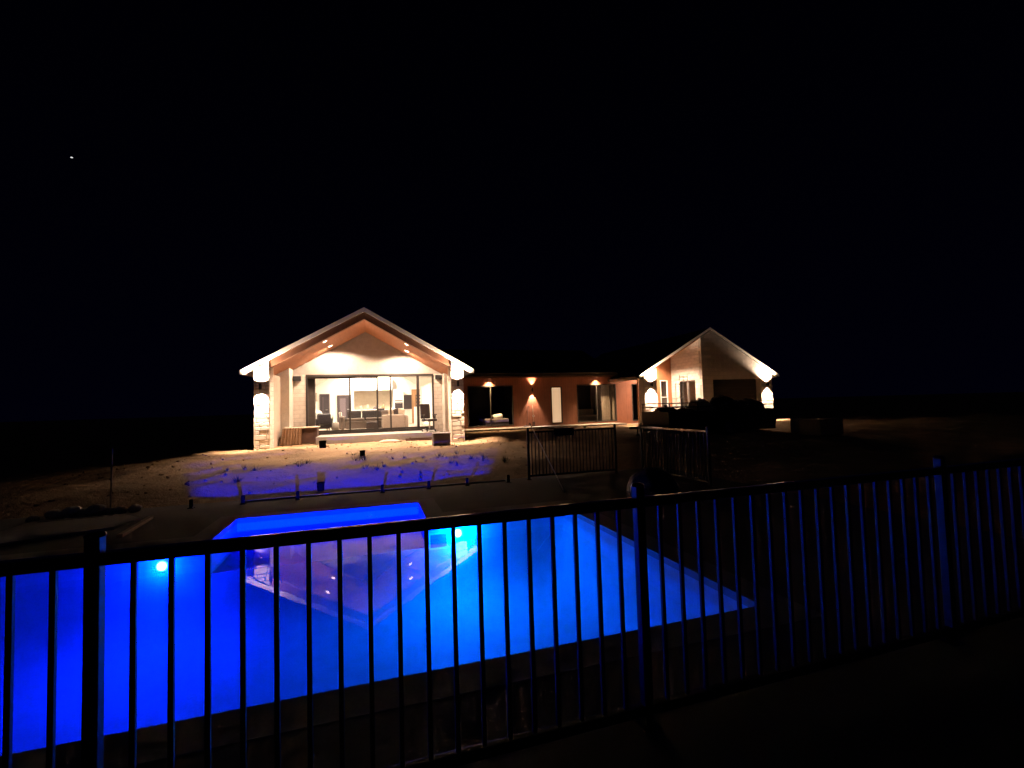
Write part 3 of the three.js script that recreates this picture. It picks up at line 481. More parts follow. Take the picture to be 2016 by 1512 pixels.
{
  const bed = thing('bed', 'bed with grey white covers just inside the dark left window', 'bed', [6.35, 0.62, -24.1]);
  mesh('mattress', rb(1.3, 0.26, 1.6, 0.08, 0, 0.3, 0), M.sofaGrey, bed); mesh('base', bx(-0.64, 0.64, 0.02, 0.2, -0.78, 0.78), M.darkDoor, bed); mesh('pillow', rb(0.62, 0.28, 0.34, 0.13, 0.1, 0.52, 0.55).rotateZ(0.1), M.white, bed);
  const lb = thing('lounge', 'low dark lounge inside the right window of the link wing', 'sofa', [12.0, 0.62, -24.6]);
  mesh('seat', rb(1.5, 0.4, 0.7, 0.08, 0, 0.22, 0), M.sofaGrey, lb); mesh('backrest', rb(1.5, 0.4, 0.2, 0.08, 0, 0.55, -0.28), M.sofaLight, lb);
  const cu = thing('curtain', 'pale sheer curtain inside the right window of the link wing', 'curtain', [12.75, 0.63, LZ - 0.3]);
  const pts = []; for (let i = 0; i <= 30; i++) pts.push([-0.26 + 0.52 * i / 30, 0.03 * Math.sin(i * 1.3)]);
  mesh('fabric', flat([...pts, ...pts.slice().reverse().map((p) => [p[0], p[1] - 0.01])], 0.01, 2.2), M.sofaLight, cu); mesh('rail', bx(-1.9, 0.4, 2.2, 2.23, -0.02, 0.02), M.white, cu);
  // downpipe at the inner corner
  const dp = thing('downpipe', 'pale downpipe at the inner corner beside the right gable', 'downpipe', [13.02, 0.4, -20.42]);
  mesh('pipe', [rod([0, 0, 0], [0, 2.45, 0], 0.04, 14), rod([0, 2.45, 0], [-0.12, 2.62, -0.02], 0.04, 14), rod([-0.12, 2.62, -0.02], [-0.12, 2.72, -0.02], 0.04, 14)], M.tan, dp); for (const y of [0.5, 1.9]) mesh('clip', bx(-0.05, 0.05, y, y + 0.03, -0.05, 0.05), M.tan, dp);
  // tools leaning on the wall
  const t1 = thing('broom', 'thin dark pole leaning on the rust wall left of the lamp', 'broom', [7.8, 0.58, LZ + 0.2]);
  mesh('handle', rod([0, 0.02, 0], [0.17, 1.08, -0.17], 0.016), M.rust, t1); mesh('head', rb(0.3, 0.06, 0.08, 0.02, 0, 0.03, 0), M.black, t1);
  const t2 = thing('shovel', 'shovel with a ring shaped grip standing on the rust wall under the lamp', 'shovel', [8.22, 0.58, LZ + 0.12]);
  mesh('shaft', rod([0, 0.05, 0], [0, 1.1, -0.08], 0.014), M.wood, t2); mesh('grip', new THREE.TorusGeometry(0.05, 0.012, 8, 18).translate(0, 0.55, 0.0), M.steel, t2); mesh('blade', rb(0.16, 0.24, 0.02, 0.008, 0, 0.12, 0.01), M.rust, t2);
}

// ---------------------------------------------------------------- right gable wing
const WX = 17.39, WZ = -20.05;
const wing = thing('garage_wing', 'white gabled wing on the right with a dark wide opening', 'house', [0, 0, 0]);
{
  const top = gable(WX, 5.57), under = gable(WX, 5.4), RZ = -22.65;
  for (const p of chevron(WX, 4.48, 5.545, 0.1)) mesh('roof_sheet', prism(p, -32, -20.1), M.roof, wing);
  for (const p of chevron(WX, 4.51, 5.57, 0.13)) mesh('white_barge', prism(p, -20.098, -20.045), M.trim, wing);
  for (const s of [-1, 1]) mesh('eave_lining', prism((s > 0 ? (p) => p : (p) => p.reverse())([[WX + s * 4.05, under(WX + s * 4.05) + 0.0], [WX + s * 4.05, under(WX + s * 4.05) - 0.03], [WX + s * 4.46, under(WX + s * 4.46) - 0.03], [WX + s * 4.46, under(WX + s * 4.46)]]), -32, -20.1), M.trim, wing);
  mesh('gutter', bx(WX - 4.62, WX - 4.5, 2.88, 3.0, -32, -20), M.frame, wing);
  for (const [x0, x1] of [[13.2, 13.94], [20.6, 21.38]]) {
    const yt = (x) => under(x) - 0.02, core = mesh('column', prism([[x0, 0.2], [x1, 0.2], [x1, yt(x1)], [x0, yt(x0)]], -20.6, WZ - 0.035), M.mortar, wing);
    masonry(core, [[[x0, 0.4], [x1, 0.4], [x1, yt(x1) - 0.01], [x0, yt(x0) - 0.01]]], { name: 'stone', course: 0.14, length: 0.46, gap: 0.016, depth: 0.03, rough: true, mats: M.stone, bevel: 0.007 }, [0, 0, WZ - 0.035]);
  }
  // front wall right of the recess, with the dark opening
  const fl = 16.72, g0 = 17.4, g1 = 20.598, hd = 2.78;
  const regs = [[[fl, 0.35], [g0, 0.35], [g0, hd], [fl, hd]], [[fl, hd], [20.598, hd], [20.598, under(20.598)], [WX, under(WX)], [fl, under(fl)]]];
  const fw = mesh('front_wall', regs.map((r) => prism(r, -20.25, WZ - 0.024)), M.mortar, wing);
  masonry(fw, regs, { name: 'brick', course: 0.22, length: 0.6, gap: 0.01, depth: 0.022, mats: M.brick, v0: 0.35 }, [0, 0, WZ - 0.022]);
  const rd = mesh('roller_door', bx(g0, g1, 0.35, hd, -20.5, -20.42), M.black, wing);
  for (let i = 0; i < 12; i++) mesh('slat', rb(g1 - g0 - 0.02, 0.185, 0.03, 0.012, (g0 + g1) / 2, 0.46 + i * 0.197, -20.4), M.black, rd);
  // left facing wall of the recess, with a window
  const w0 = 1.86, w1 = 0.56, wy0 = 1.05, wy1 = 2.79, H = under(fl) - 0.02; // distances behind the front plane
  const P = -WZ + RZ, len = Math.abs(P), u = (d) => d; // u runs from the back (0) to the front (len)
  const ub = len - w0, uf = len - w1;
  const rg = [[[0, 0.35], [ub, 0.35], [ub, H], [0, H]], [[uf, 0.35], [len, 0.35], [len, H], [uf, H]], [[ub, wy1], [uf, wy1], [uf, H], [ub, H]], [[ub, 0.35], [uf, 0.35], [uf, wy0], [ub, wy0]]];
  const rv = mesh('recess_wall', [bx(fl + 0.024, fl + 0.2, 0.35, H, RZ, RZ + ub), bx(fl + 0.024, fl + 0.2, 0.35, H, RZ + uf, -20.252), bx(fl + 0.024, fl + 0.2, wy1, H, RZ + ub, RZ + uf), bx(fl + 0.024, fl + 0.2, 0.35, wy0, RZ + ub, RZ + uf)], M.mortar, wing);
  masonry(rv, rg, { name: 'brick', course: 0.165, length: 0.46, gap: 0.01, depth: 0.022, mats: M.brick, v0: 0.35 }, [fl + 0.022, 0, RZ], -Math.PI / 2);
  const wn = mesh('window', [bx(fl + 0.01, fl + 0.08, wy1 - 0.05, wy1, RZ + ub, RZ + uf), bx(fl + 0.01, fl + 0.08, wy0, wy0 + 0.05, RZ + ub, RZ + uf), bx(fl + 0.01, fl + 0.08, wy0 + 0.05, wy1 - 0.05, RZ + ub, RZ + ub + 0.05), bx(fl + 0.01, fl + 0.08, wy0 + 0.05, wy1 - 0.05, RZ + uf - 0.05, RZ + uf)], M.frame, wing);
  mesh('mullion', bx(fl + 0.005, fl + 0.07, wy0 + 0.05, wy1 - 0.05, RZ + (ub + uf) / 2 - 0.035, RZ + (ub + uf) / 2 + 0.035), M.trim, wn);
  for (const k of [0, 1]) mesh('pane', new THREE.PlaneGeometry((uf - ub) / 2 - 0.09, wy1 - wy0 - 0.1).rotateY(-Math.PI / 2).translate(fl + 0.05, (wy0 + wy1) / 2, RZ + ub + (uf - ub) * (0.25 + 0.5 * k)), M.glass, wn);
  mesh('room_shell', [bx(fl + 0.202, 19, 0.3, 0.5, -22.6, -20.51), bx(fl + 0.202, 19, 2.95, 3.05, -22.6, -20.51), bx(fl + 0.202, 19, 0.3, 3.05, -22.75, -22.66), bx(19, 19.1, 0.3, 3.05, -22.6, -20.51)], M.render, wing);
  // timber wall at the back of the recess with a door sized window
  const b0 = 15.0, b1 = fl - 0.002, o0 = 15.95, o1 = 16.45, oy = 2.9, tb = [];
  tb.push(bx(b0, o0, 0.35, 3.3, RZ - 0.12, RZ), bx(o1, b1, 0.35, 3.3, RZ - 0.12, RZ), bx(o0, o1, oy, 3.3, RZ - 0.12, RZ));
  tb.push(prism([[b0, 3.3], [b1, 3.3], [b1, under(b1) - 0.02], [b0, under(b0) - 0.02]], RZ - 0.12, RZ));
  mesh('timber_wall', tb, M.soffit, wing);
  const dw = mesh('glazed_door', [bx(o0, o0 + 0.05, 0.5, oy, RZ - 0.08, RZ + 0.01), bx(o1 - 0.05, o1, 0.5, oy, RZ - 0.08, RZ + 0.01), bx(o0 + 0.05, o1 - 0.05, oy - 0.05, oy, RZ - 0.08, RZ + 0.01), bx(o0 + 0.05, o1 - 0.05, 1.9, 1.95, RZ - 0.08, RZ + 0.01), bx(o0 + 0.05, o1 - 0.05, 0.5, 0.6, RZ - 0.08, RZ + 0.01)], M.trim, wing);
  for (const [y0, y1] of [[0.6, 1.9], [1.95, oy - 0.05]]) mesh('pane', new THREE.PlaneGeometry(o1 - o0 - 0.1, y1 - y0 - 0.004).translate((o0 + o1) / 2, (y0 + y1) / 2, RZ - 0.05), M.glass, dw);
  mesh('dark_hall', [bx(o0 - 0.3, o1 + 0.25, 0.3, 3.1, RZ - 2, RZ - 1.9), bx(o0 - 0.4, o0 - 0.3, 0.3, 3.1, RZ - 1.9, RZ - 0.122), bx(o1 + 0.25, o1 + 0.35, 0.3, 3.1, RZ - 1.9, RZ - 0.122), bx(o0 - 0.3, o1 + 0.25, 3.0, 3.1, RZ - 1.9, RZ - 0.122)], M.render, wing);
  mesh('recess_slab', bx(13.94, fl, 0.2, 0.52, RZ, -20.1), M.concrete, wing);
  const sl = [[b0, under(b0) - 0.05], [b1, under(b1) - 0.05], [b1, under(b1)], [b0, under(b0)]]; mesh('timber_soffit', prism(sl, RZ + 0.002, -20.105), M.soffit, wing);
  mesh('rear_wall', [bx(21.2, 21.4, 0.3, 3.1, -32, -20.61), bx(13.2, 13.4, 0.3, 3.0, -32, -23.2)], M.render, wing);
  // downlights in the hidden slope of that soffit
  for (const [x, z, t] of [[15.2, -20.9, 'front downlight in the recess soffit of the right wing'], [15.2, -22.1, 'rear downlight in the recess soffit of the right wing']]) downlight('recess_downlight', t, x, under(x) - 0.056, z, -K, G.down, WARM, POWER.recess, R(72), 'recess downlights of the right wing', 0.05);
}
wallLamp(13.57, 2.56, WZ, 'up and down lamp on the left column of the right wing', POWER.columnDown * 1.3, POWER.columnUp * 1.3);
wallLamp(20.98, 2.47, WZ, 'up and down lamp on the right column of the right wing', POWER.columnDown * 1.3, POWER.columnUp * 1.3);

// ---------------------------------------------------------------- near pool fence and the far panels
function crowned(len, h, d) { // rail section with a slightly domed top
  const p = [], n = 16, c = d / 2 - 0.003; for (let i = 0; i <= n; i++) { const z = -c + 2 * c * i / n; p.push([z, h / 2 - z * z / 0.3]); }
  const top = h / 2 - c * c / 0.3; p.push([d / 2, top - 0.003], [d / 2, -h / 2 + 0.003], [d / 2 - 0.003, -h / 2], [-d / 2 + 0.003, -h / 2], [-d / 2, -h / 2 + 0.003], [-d / 2, top - 0.003]);
  return toCreasedNormals(prism(p.reverse(), -len / 2, len / 2).rotateY(Math.PI / 2), 0.3);
}
function fence(name, label, A, B, n, bays, h, o = {}) { // along the line A to B (x, z); n bars in each bay
  const L = Math.hypot(B[0] - A[0], B[1] - A[1]), turn = -Math.atan2(B[1] - A[1], B[0] - A[0]), y0 = o.y ?? 0, bayL = L / bays;
  const g = thing(name, label, 'fence', [A[0], y0, A[1]], turn, 'black tubular pool fencing');
  const bs = o.bar ?? 0.019, post = metric(rb(0.05, h + 0.06, 0.05, 0.005, 0, (h + 0.06) / 2, 0)), cap = metric(new THREE.SphereGeometry(0.036, 14, 8, 0, 6.2832, 0, Math.PI / 2).scale(1, 0.55, 1).translate(0, h + 0.061, 0));
  const barG = metric(rb(bs, h - 0.11, bs, 0.003, 0, (h - 0.11) / 2 + 0.095, 0)), railG = metric(crowned(bayL - 0.052, o.rail ?? 0.042, o.rail ? 0.046 : 0.036)), foot = metric(rb(0.1, 0.012, 0.1, 0.004, 0, 0.007, 0));
  for (let k = 0; k <= bays; k++) {
    if (!o.noEnd || k < bays) { const p = new THREE.Mesh(post, M.satin); p.name = 'post'; p.position.x = k * bayL; g.add(p); const c = new THREE.Mesh(cap, M.gloss); c.name = 'cap'; p.add(c); const f = new THREE.Mesh(foot, M.gloss); f.name = 'base_plate'; p.add(f); }
    if (k === bays) break;
    for (const y of [h - (o.rail ?? 0.042) / 2, 0.09]) { const r = new THREE.Mesh(railG, y > 0.5 ? M.gloss : M.satin); r.name = 'rail'; r.position.set((k + 0.5) * bayL, y, 0); g.add(r); }
    for (let i = 1; i <= n; i++) { const b = new THREE.Mesh(barG, M.satin); b.name = 'bar'; b.position.x = k * bayL + bayL * i / (n + 1); b.scale.set(1, (h - 0.11 - 0.02) / (h - 0.11), 1); b.position.y = 0.002; g.add(b); }
  }
  return g;
}
fence('pool_fence', 'long black bar fence close to the camera in front of the blue pool', [-3.44, -2.2], [6.2, -2.2], 18, 4, 1.2, { bar: 0.02, rail: 0.05 });
fence('fence_panel', 'black bar fence panel standing on the far deck before the rust wall', [3.44, -10.0], [5.66, -9.95], 25, 1, 1.11);
fence('fence_panel', 'black bar fence panel running back from the gate gap on the right', [6.36, -9.9], [6.36, -7.55], 20, 1, 1.11);
{
  const pole = thing('pool_pole', 'thin pale pole leaning on the left post of the far fence panel', 'pole', [3.46, 0, -9.9]);
  mesh('tube', rod([0.1, 0.012, 1.62], [0.03, 1.2, 0.06], 0.011, 8), M.trim, pole); mesh('tip', rod([0.03, 1.2, 0.06], [0.02, 1.3, -0.07], 0.014, 8), M.plastic, pole);
  const tw = thing('dark_cloth', 'dark cloth folded over the top rail of the far fence panel', 'cloth', [4.33, 0, -9.98], 0.02);
  const sec = []; for (let i = 0; i <= 12; i++) { const a = Math.PI * i / 12; sec.push([0.03 * Math.cos(a), 1.105 + 0.032 * Math.sin(a)]); } const lo = [[-0.034, 0.98], [-0.042, 0.98]], outer = []; for (let i = 12; i >= 0; i--) { const a = Math.PI * i / 12; outer.push([0.041 * Math.cos(a), 1.108 + 0.042 * Math.sin(a)]); }
  mesh('fold', prism([[0.03, 1.0], ...sec, ...lo, ...outer, [0.041, 1.0]], -0.24, 0.24).rotateY(Math.PI / 2), M.sofaDark, tw); mesh('hem', bx(-0.24, 0.24, 0.985, 1.0, 0.028, 0.045), M.sofaDark, tw);
}
// stub posts along the deck edge and a pale conduit that runs past them
[[-3.2, 'second'], [-2.35], [-1.4], [0.2], [1.15], [1.98], [2.92]].forEach(([x], i) => {
  const p = thing('stub_post', ['short black stub post at the left end of the deck edge', 'short black stub post second from the left on the deck edge', 'short black stub post third from the left on the deck edge', 'short black stub post in the middle of the deck edge', 'short black stub post third from the right on the deck edge', 'short black stub post second from the right on the deck edge', 'short black stub post nearest the far fence panel'][i], 'post', [x, 0, -9.92], 0, 'stub posts along the deck edge');
  mesh('plate', rb(0.1, 0.012, 0.1, 0.004, 0, 0.007, 0), M.matt, p); mesh('stub', rb(0.05, 0.15, 0.05, 0.006, 0, 0.088, 0), M.matt, p); for (const s of [-1, 1]) mesh('bolt', cyl(0.008, 0.008, 0.014, s * 0.038, 0.013, s * 0.038, 8), M.steel, p);
});
{
  const c = thing('conduit', 'thin white conduit lying along the back edge of the deck', 'pipe', [0.3, 0, -10.12]);
  mesh('pipe', new THREE.TubeGeometry(new THREE.CatmullRomCurve3([[-2.7, 0.016, 0.02], [-1.2, 0.016, -0.02], [0.3, 0.016, 0.01], [1.6, 0.016, -0.015], [2.6, 0.016, 0.02]].map((p) => new THREE.Vector3(...p))), 60, 0.017, 8), M.steel, c); for (const x of [-1.2, 1.4]) mesh('joint', rod([x - 0.05, 0.017, -0.018], [x + 0.05, 0.017, -0.018], 0.0165, 10), M.trim, c);
}
// black buckets
function bucket(x, z, h, r, label) {
  const y = ground(x, z), on = z > DECK[2] ? 0 : y, b = thing('bucket', label, 'bucket', [x, on - 0.005, z], 0, 'black buckets on the bare soil');
  mesh('body', new THREE.LatheGeometry([[0.001, 0], [r * 0.86, 0], [r, h], [r * 0.97, h], [r * 0.84, 0.012], [0.001, 0.012]].map((p) => new THREE.Vector2(...p)), 24), M.matt, b); mesh('rim', new THREE.TorusGeometry(r, 0.008, 8, 24).rotateX(Math.PI / 2).translate(0, h, 0), M.matt, b);
}
bucket(-1.52, -16.1, 0.25, 0.115, 'black bucket on the lit soil just before the glass doors');
bucket(-0.25, -13.6, 0.14, 0.075, 'small black pot half way down the sandy bank');
bucket(-1.05, -10.62, 0.16, 0.08, 'black pot at the foot of the bank behind the conduit');

// ---------------------------------------------------------------- things on and before the porch
{
  const b = thing('draped_bench', 'low trough under a brown cloth at the left of the porch', 'bench', [-2.5, 0.5, -18.95]);
  mesh('top', rb(1.2, 0.04, 0.75, 0.012, 0, 0.62, 0), M.cream, b); mesh('trough', bx(-0.1, 0.55, 0.04, 0.6, -0.3, 0.3), M.rust, b); for (const x of [-0.5, 0.5]) for (const z of [-0.3, 0.3]) mesh('leg', bx(x - 0.03, x + 0.03, 0, 0.6, z - 0.03, z + 0.03), M.rust, b);
  const pts = []; for (let i = 0; i <= 50; i++) pts.push([-0.62 + 0.66 * i / 50, 0.385 + 0.03 * Math.sin(i * 0.9) + 0.01 * Math.sin(i * 2.3)]);
  const skirt = flat([...pts, ...pts.slice().reverse().map((p) => [p[0], p[1] - 0.012])], 0.01, 0.602); { const p = skirt.attributes.position; for (let i = 0; i < p.count; i++) { const t = 1 - p.getY(i) / 0.6; p.setZ(i, p.getZ(i) + 0.1 * t * t); p.setX(i, p.getX(i) * (1 + 0.12 * t)); } skirt.computeVertexNormals(); }
  mesh('cloth', skirt, M.cloth, b);
  const gb = thing('crate', 'dark grey crate on the soil before the right column', 'crate', [2.3, ground(2.3, -15.9) - 0.01, -15.9]);
  mesh('body', rb(0.58, 0.4, 0.42, 0.02, 0, 0.2, 0), M.greyBox, gb); mesh('lid', rb(0.61, 0.035, 0.45, 0.01, 0, 0.418, 0), M.greyBox, gb); for (const s of [-1, 1]) mesh('handle', bx(s * 0.29 - 0.012, s * 0.29 + 0.012, 0.28, 0.32, -0.08, 0.08), M.black, gb);
  const sk = thing('sack', 'crumpled pale sack lying before the porch slab', 'sack', [0.65, ground(0.65, -17.7), -17.7], 0.05);
  const g = new THREE.SphereGeometry(1, 40, 20).scale(0.4, 0.075, 0.17); { const p = g.attributes.position; for (let i = 0; i < p.count; i++) { const x = p.getX(i), z = p.getZ(i), k = 1 + 0.35 * (fbm(x * 9 + 5, z * 9 + 5, 3, 12) - 0.5); p.setXYZ(i, x * k, Math.max(-0.01, p.getY(i) * (0.7 + 0.8 * fbm(x * 14 + 8, z * 14, 3, 15))), z * k); } g.computeVertexNormals(); } mesh('body', g.translate(0, 0.02, 0), M.cream, sk); mesh('tied_end', rb(0.1, 0.05, 0.1, 0.02, 0.42, 0.03, 0), M.cream, sk);
  for (const [i, t] of ['upper dark board of the two lying against the porch slab', 'lower dark board of the two lying against the porch slab'].entries()) { const m = thing('board', t, 'board', [1.75, 0.52 + 0.055 * (1 - i), -18.05 + 0.08 * i], 0.02, 'boards against the porch slab'); m.position.y = (i ? 0.47 : 0.52); mesh('plank', rb(1.0, 0.05, 0.14, 0.006, 0, 0.03, 0), M.rust, m); mesh('cleat', bx(-0.36, -0.3, 0.056, 0.075, -0.06, 0.06), M.rust, m); }
  const ch = thing('office_chair', 'black high backed office chair standing outside the right door panel', 'chair', [2.27, 0.76, -18.9], 0.5);
  mesh('seat', rb(0.48, 0.1, 0.48, 0.045, 0, 0.46, 0), M.leather, ch); mesh('backrest', rb(0.46, 0.62, 0.1, 0.045, 0, 0.84, -0.24).rotateX(-0.06), M.leather, ch);
  for (const s of [-1, 1]) mesh('armrest', [bar([s * 0.26, 0.44, 0.02], [s * 0.28, 0.66, 0.02], 0.03, 0.04), rb(0.05, 0.035, 0.28, 0.015, s * 0.28, 0.675, -0.02)], M.plastic, ch);
  mesh('column', cyl(0.028, 0.028, 0.34, 0, 0.08, 0, 12), M.steel, ch);
  for (let k = 0; k < 5; k++) { const a = k * 1.2566, l = mesh('leg', bar([0, 0.11, 0], [Math.cos(a) * 0.28, 0.07, Math.sin(a) * 0.28], 0.04, 0.03), M.plastic, ch); mesh('castor', new THREE.CylinderGeometry(0.03, 0.03, 0.04, 14).rotateZ(Math.PI / 2).translate(Math.cos(a) * 0.28, 0.031, Math.sin(a) * 0.28), M.rubber, l); }
}
// weeds and clods on the bank
for (let i = 0; i < 26; i++) {
  const x = i < 18 ? rr(-3.2, 2.4) : rr(-3.8, 3.4), z = i < 18 ? rr(-13.3, -11.6) : rr(-15, -11.4), g = [], s = rr(0.6, 1.9);
  for (let k = 0; k < 26; k++) { const a = rr(0, 6.28), r = rr(0.02, 0.2) * s, h = rr(0.03, 0.13) * s, w = 0.008; const t = new THREE.BufferGeometry(); const bx0 = Math.cos(a) * r * 0.35, bz0 = Math.sin(a) * r * 0.35; t.setAttribute('position', new THREE.Float32BufferAttribute([bx0 - Math.sin(a) * w, -0.01, bz0 + Math.cos(a) * w, bx0 + Math.sin(a) * w, -0.01, bz0 - Math.cos(a) * w, Math.cos(a) * r, h, Math.sin(a) * r], 3)); t.setAttribute('uv', new THREE.Float32BufferAttribute([0, 0, 1, 0, 0.5, 1], 2)); t.computeVertexNormals(); g.push(t); }
  const m = mesh('weed_tuft', mergeGeometries(g), M.leaf); m.position.set(x, ground(x, z), z); tag(m, 'small dark weed tuft on the sandy bank', 'weed', 'weed tufts on the bank');
}
{
  const c = new THREE.IcosahedronGeometry(1, 1), p = c.attributes.position; for (let i = 0; i < p.count; i++) { const k = 0.8 + 0.4 * hash(Math.round(p.getX(i) * 50), Math.round(p.getY(i) * 50 + p.getZ(i) * 31), 4); p.setXYZ(i, p.getX(i) * k, p.getY(i) * k * 0.7, p.getZ(i) * k); } c.computeVertexNormals();
  const n = 1500, im = new THREE.InstancedMesh(c, M.dirt, n), o = new THREE.Object3D();
  for (let i = 0; i < n; i++) { const x = rr(-7, 13), z = rr(-21, -10.7), s = 0.006 + 0.035 * Math.pow(rnd(), 3.5); if (z < -18.1 && x > -3.7 && x < 3.4) { o.position.set(x, -0.4, -12); } else o.position.set(x, ground(x, z) + s * 0.2, z); o.scale.setScalar(s); o.rotation.set(rr(0, 6), rr(0, 6), rr(0, 6)); o.updateMatrix(); im.setMatrixAt(i, o.matrix); }
  im.name = 'soil_clods'; im.userData = { kind: 'stuff', label: 'loose clods and pebbles strewn over the bare soil', category: 'clods' }; scene.add(im);
}
// pale timber offcuts on the soil before the link wing
[[7.6, -20.4, 0.5, 0.7], [8.3, -20.6, 0.42, 0.55], [9.0, -20.4, 0.5, 0.6], [9.6, -20.7, 0.36, 0.5], [10.0, -20.4, 0.3, 0.9]].forEach(([x, z, l, a], i) => {
  const t = thing('timber_offcut', ['pale timber offcut lying first from the left before the link wing', 'pale timber offcut lying second from the left before the link wing', 'pale timber offcut lying in the middle of the five before the link wing', 'pale timber offcut lying fourth from the left before the link wing', 'pale timber offcut lying last to the right before the link wing'][i], 'timber', [x, ground(x, z) + 0.02, z], a, 'timber offcuts before the link wing');
  mesh('plank', rb(l, 0.07, 0.12, 0.006, 0, 0.03, 0), M.wood, t); mesh('batten', bx(-0.04, 0.04, 0.066, 0.1, -0.09, 0.09), M.wood, t);
});

// ---------------------------------------------------------------- trailer and things on the right
{
  const y = 0.3, t = thing('cage_trailer', 'dark cage trailer loaded with junk before the right wing', 'trailer', [12.9, y, -15.2]);
  mesh('bed', bx(-2.5, 2.5, 0.5, 0.56, -0.85, 0.85), M.rust, t);
  for (const s of [-1, 1]) { mesh('side_board', bx(-2.5, 2.5, 0.561, 1.0, s * 0.85 - 0.02, s * 0.85 + 0.02), M.black, t); mesh('skirt', bx(-2.5, 2.5, 0.2, 0.499, s * 0.8 - 0.01, s * 0.8 + 0.01), M.black, t); } for (const s of [-1, 1]) mesh('end_board', bx(s * 2.48 - 0.02, s * 2.48 + 0.02, 0.561, 1.0, -0.829, 0.829), M.black, t);
  for (const x of [-2.45, -1.2, 0, 1.2, 2.45]) for (const s of [-1, 1]) mesh('cage_post', bar([x, 1.0, s * 0.85], [x, 1.32, s * 0.85], 0.035, 0.035), M.black, t);
  for (const yy of [1.16, 1.31]) { for (const s of [-1, 1]) mesh('cage_rail', bar([-2.47, yy, s * 0.885], [2.47, yy, s * 0.885], 0.028, 0.028), M.black, t); for (const s of [-1, 1]) mesh('cage_rail', bar([s * 2.5, yy, -0.85], [s * 2.5, yy, 0.85], 0.028, 0.028), M.black, t); }
  for (const s of [-1, 1]) { const w = mesh('wheel', new THREE.TorusGeometry(0.26, 0.09, 12, 30).translate(0, 0.345, s * 1.0), M.rubber, t); mesh('rim', new THREE.CylinderGeometry(0.19, 0.19, 0.1, 20).rotateX(Math.PI / 2).translate(0, 0.345, s * 1.0), M.steel, w); mesh('mudguard', bx(-0.45, 0.45, 0.71, 0.73, s * 0.875, s * 1.12), M.black, t); }
  mesh('drawbar', [bar([-2.5, 0.45, -0.5], [-3.6, 0.42, 0], 0.06, 0.08), bar([-2.5, 0.45, 0.5], [-3.6, 0.42, 0], 0.06, 0.08)], M.black, t); mesh('jockey_wheel', [bar([-3.3, 0.42, 0.05], [-3.3, 0.12, 0.05], 0.04, 0.04), new THREE.CylinderGeometry(0.1, 0.1, 0.06, 18).rotateX(Math.PI / 2).translate(-3.3, 0.1, 0.05)], M.black, t); mesh('axle', bar([0, 0.345, -0.95], [0, 0.345, 0.95], 0.05, 0.05), M.black, t);
  const lump = (name, label, x, z, w, h, d, m, r, at = y + 0.56) => { const o = thing(name, label, name === 'rubbish_bag' ? 'bag' : name, [x, at, z], r, 'load on the trailer'); const g = new THREE.SphereGeometry(0.5, 28, 18).scale(w, h, d), p = g.attributes.position; for (let i = 0; i < p.count; i++) { const a = p.getX(i), b = p.getY(i), c = p.getZ(i), k = 0.85 + 0.5 * (fbm(a * 5 + 20, b * 5 + c * 5 + 20, 3, 17) - 0.3); p.setXYZ(i, a * k, b * k, c * k); } g.computeVertexNormals(); mesh('bulk', g.translate(0, h * 0.42, 0), m, o); mesh('knot', rb(w * 0.14, 0.1, w * 0.14, 0.03, 0, h * 0.92, 0), m, o); };
  lump('rubbish_bag', 'black rubbish bag at the left end of the trailer load', 10.9, -15.2, 0.9, 0.7, 1.2, M.tarp, 0.3);
  lump('rubbish_bag', 'red brown sack on the left of the trailer load', 11.5, -15.0, 0.7, 0.62, 1.0, std([0.2, 0.07, 0.05], { map: fabricTex }), 1.1);
  lump('bundle', 'pale crumpled cloth bundle on top of the trailer load', 12.4, -15.1, 0.95, 0.95, 1.1, M.cream, 0.6);
  lump('bundle', 'dark tarp bundle filling the middle of the trailer', 13.6, -15.2, 1.5, 1.05, 1.3, M.tarp, 0.1);
  lump('bundle', 'dark tarp bundle at the right end of the trailer', 14.8, -15.2, 1.0, 0.9, 1.3, M.tarp, 0.8);
  const fr = thing('ladder_frame', 'thin steel tube frame standing up from the trailer load', 'frame', [11.75, y + 0.56, -15.3], 0.1);
  for (const x of [-0.3, -0.08, 0.1, 0.32]) mesh('upright', rod([x, 0, 0], [x, x === -0.3 ? 1.55 : 1.85, 0], 0.014), M.steel, fr);
  for (const [yy, a, b] of [[1.66, -0.4, 0.32], [1.78, -0.08, 0.32], [1.5, -0.3, 0.12], [0.95, -0.5, 0.3]]) mesh('rung', rod([a, yy, 0.012], [b, yy, 0.012], 0.012), M.steel, fr);
  const dr = thing('drum', 'cream drum standing to the right of the trailer', 'drum', [15.35, ground(15.35, -13.4), -13.4]);
  mesh('body', new THREE.LatheGeometry([[0.001, 0], [0.19, 0], [0.2, 0.02], [0.2, 0.17], [0.208, 0.18], [0.2, 0.19], [0.2, 0.36], [0.208, 0.37], [0.2, 0.38], [0.2, 0.52], [0.001, 0.52]].map((p) => new THREE.Vector2(...p)), 28), M.cream, dr); mesh('lid', cyl(0.205, 0.2, 0.03, 0, 0.521, 0, 28), M.cream, dr);
  const cr = thing('timber_crate', 'long pale crate at the far right beside the cream drum', 'crate', [15.55, ground(15.6, -12.7), -12.6], 0.08);
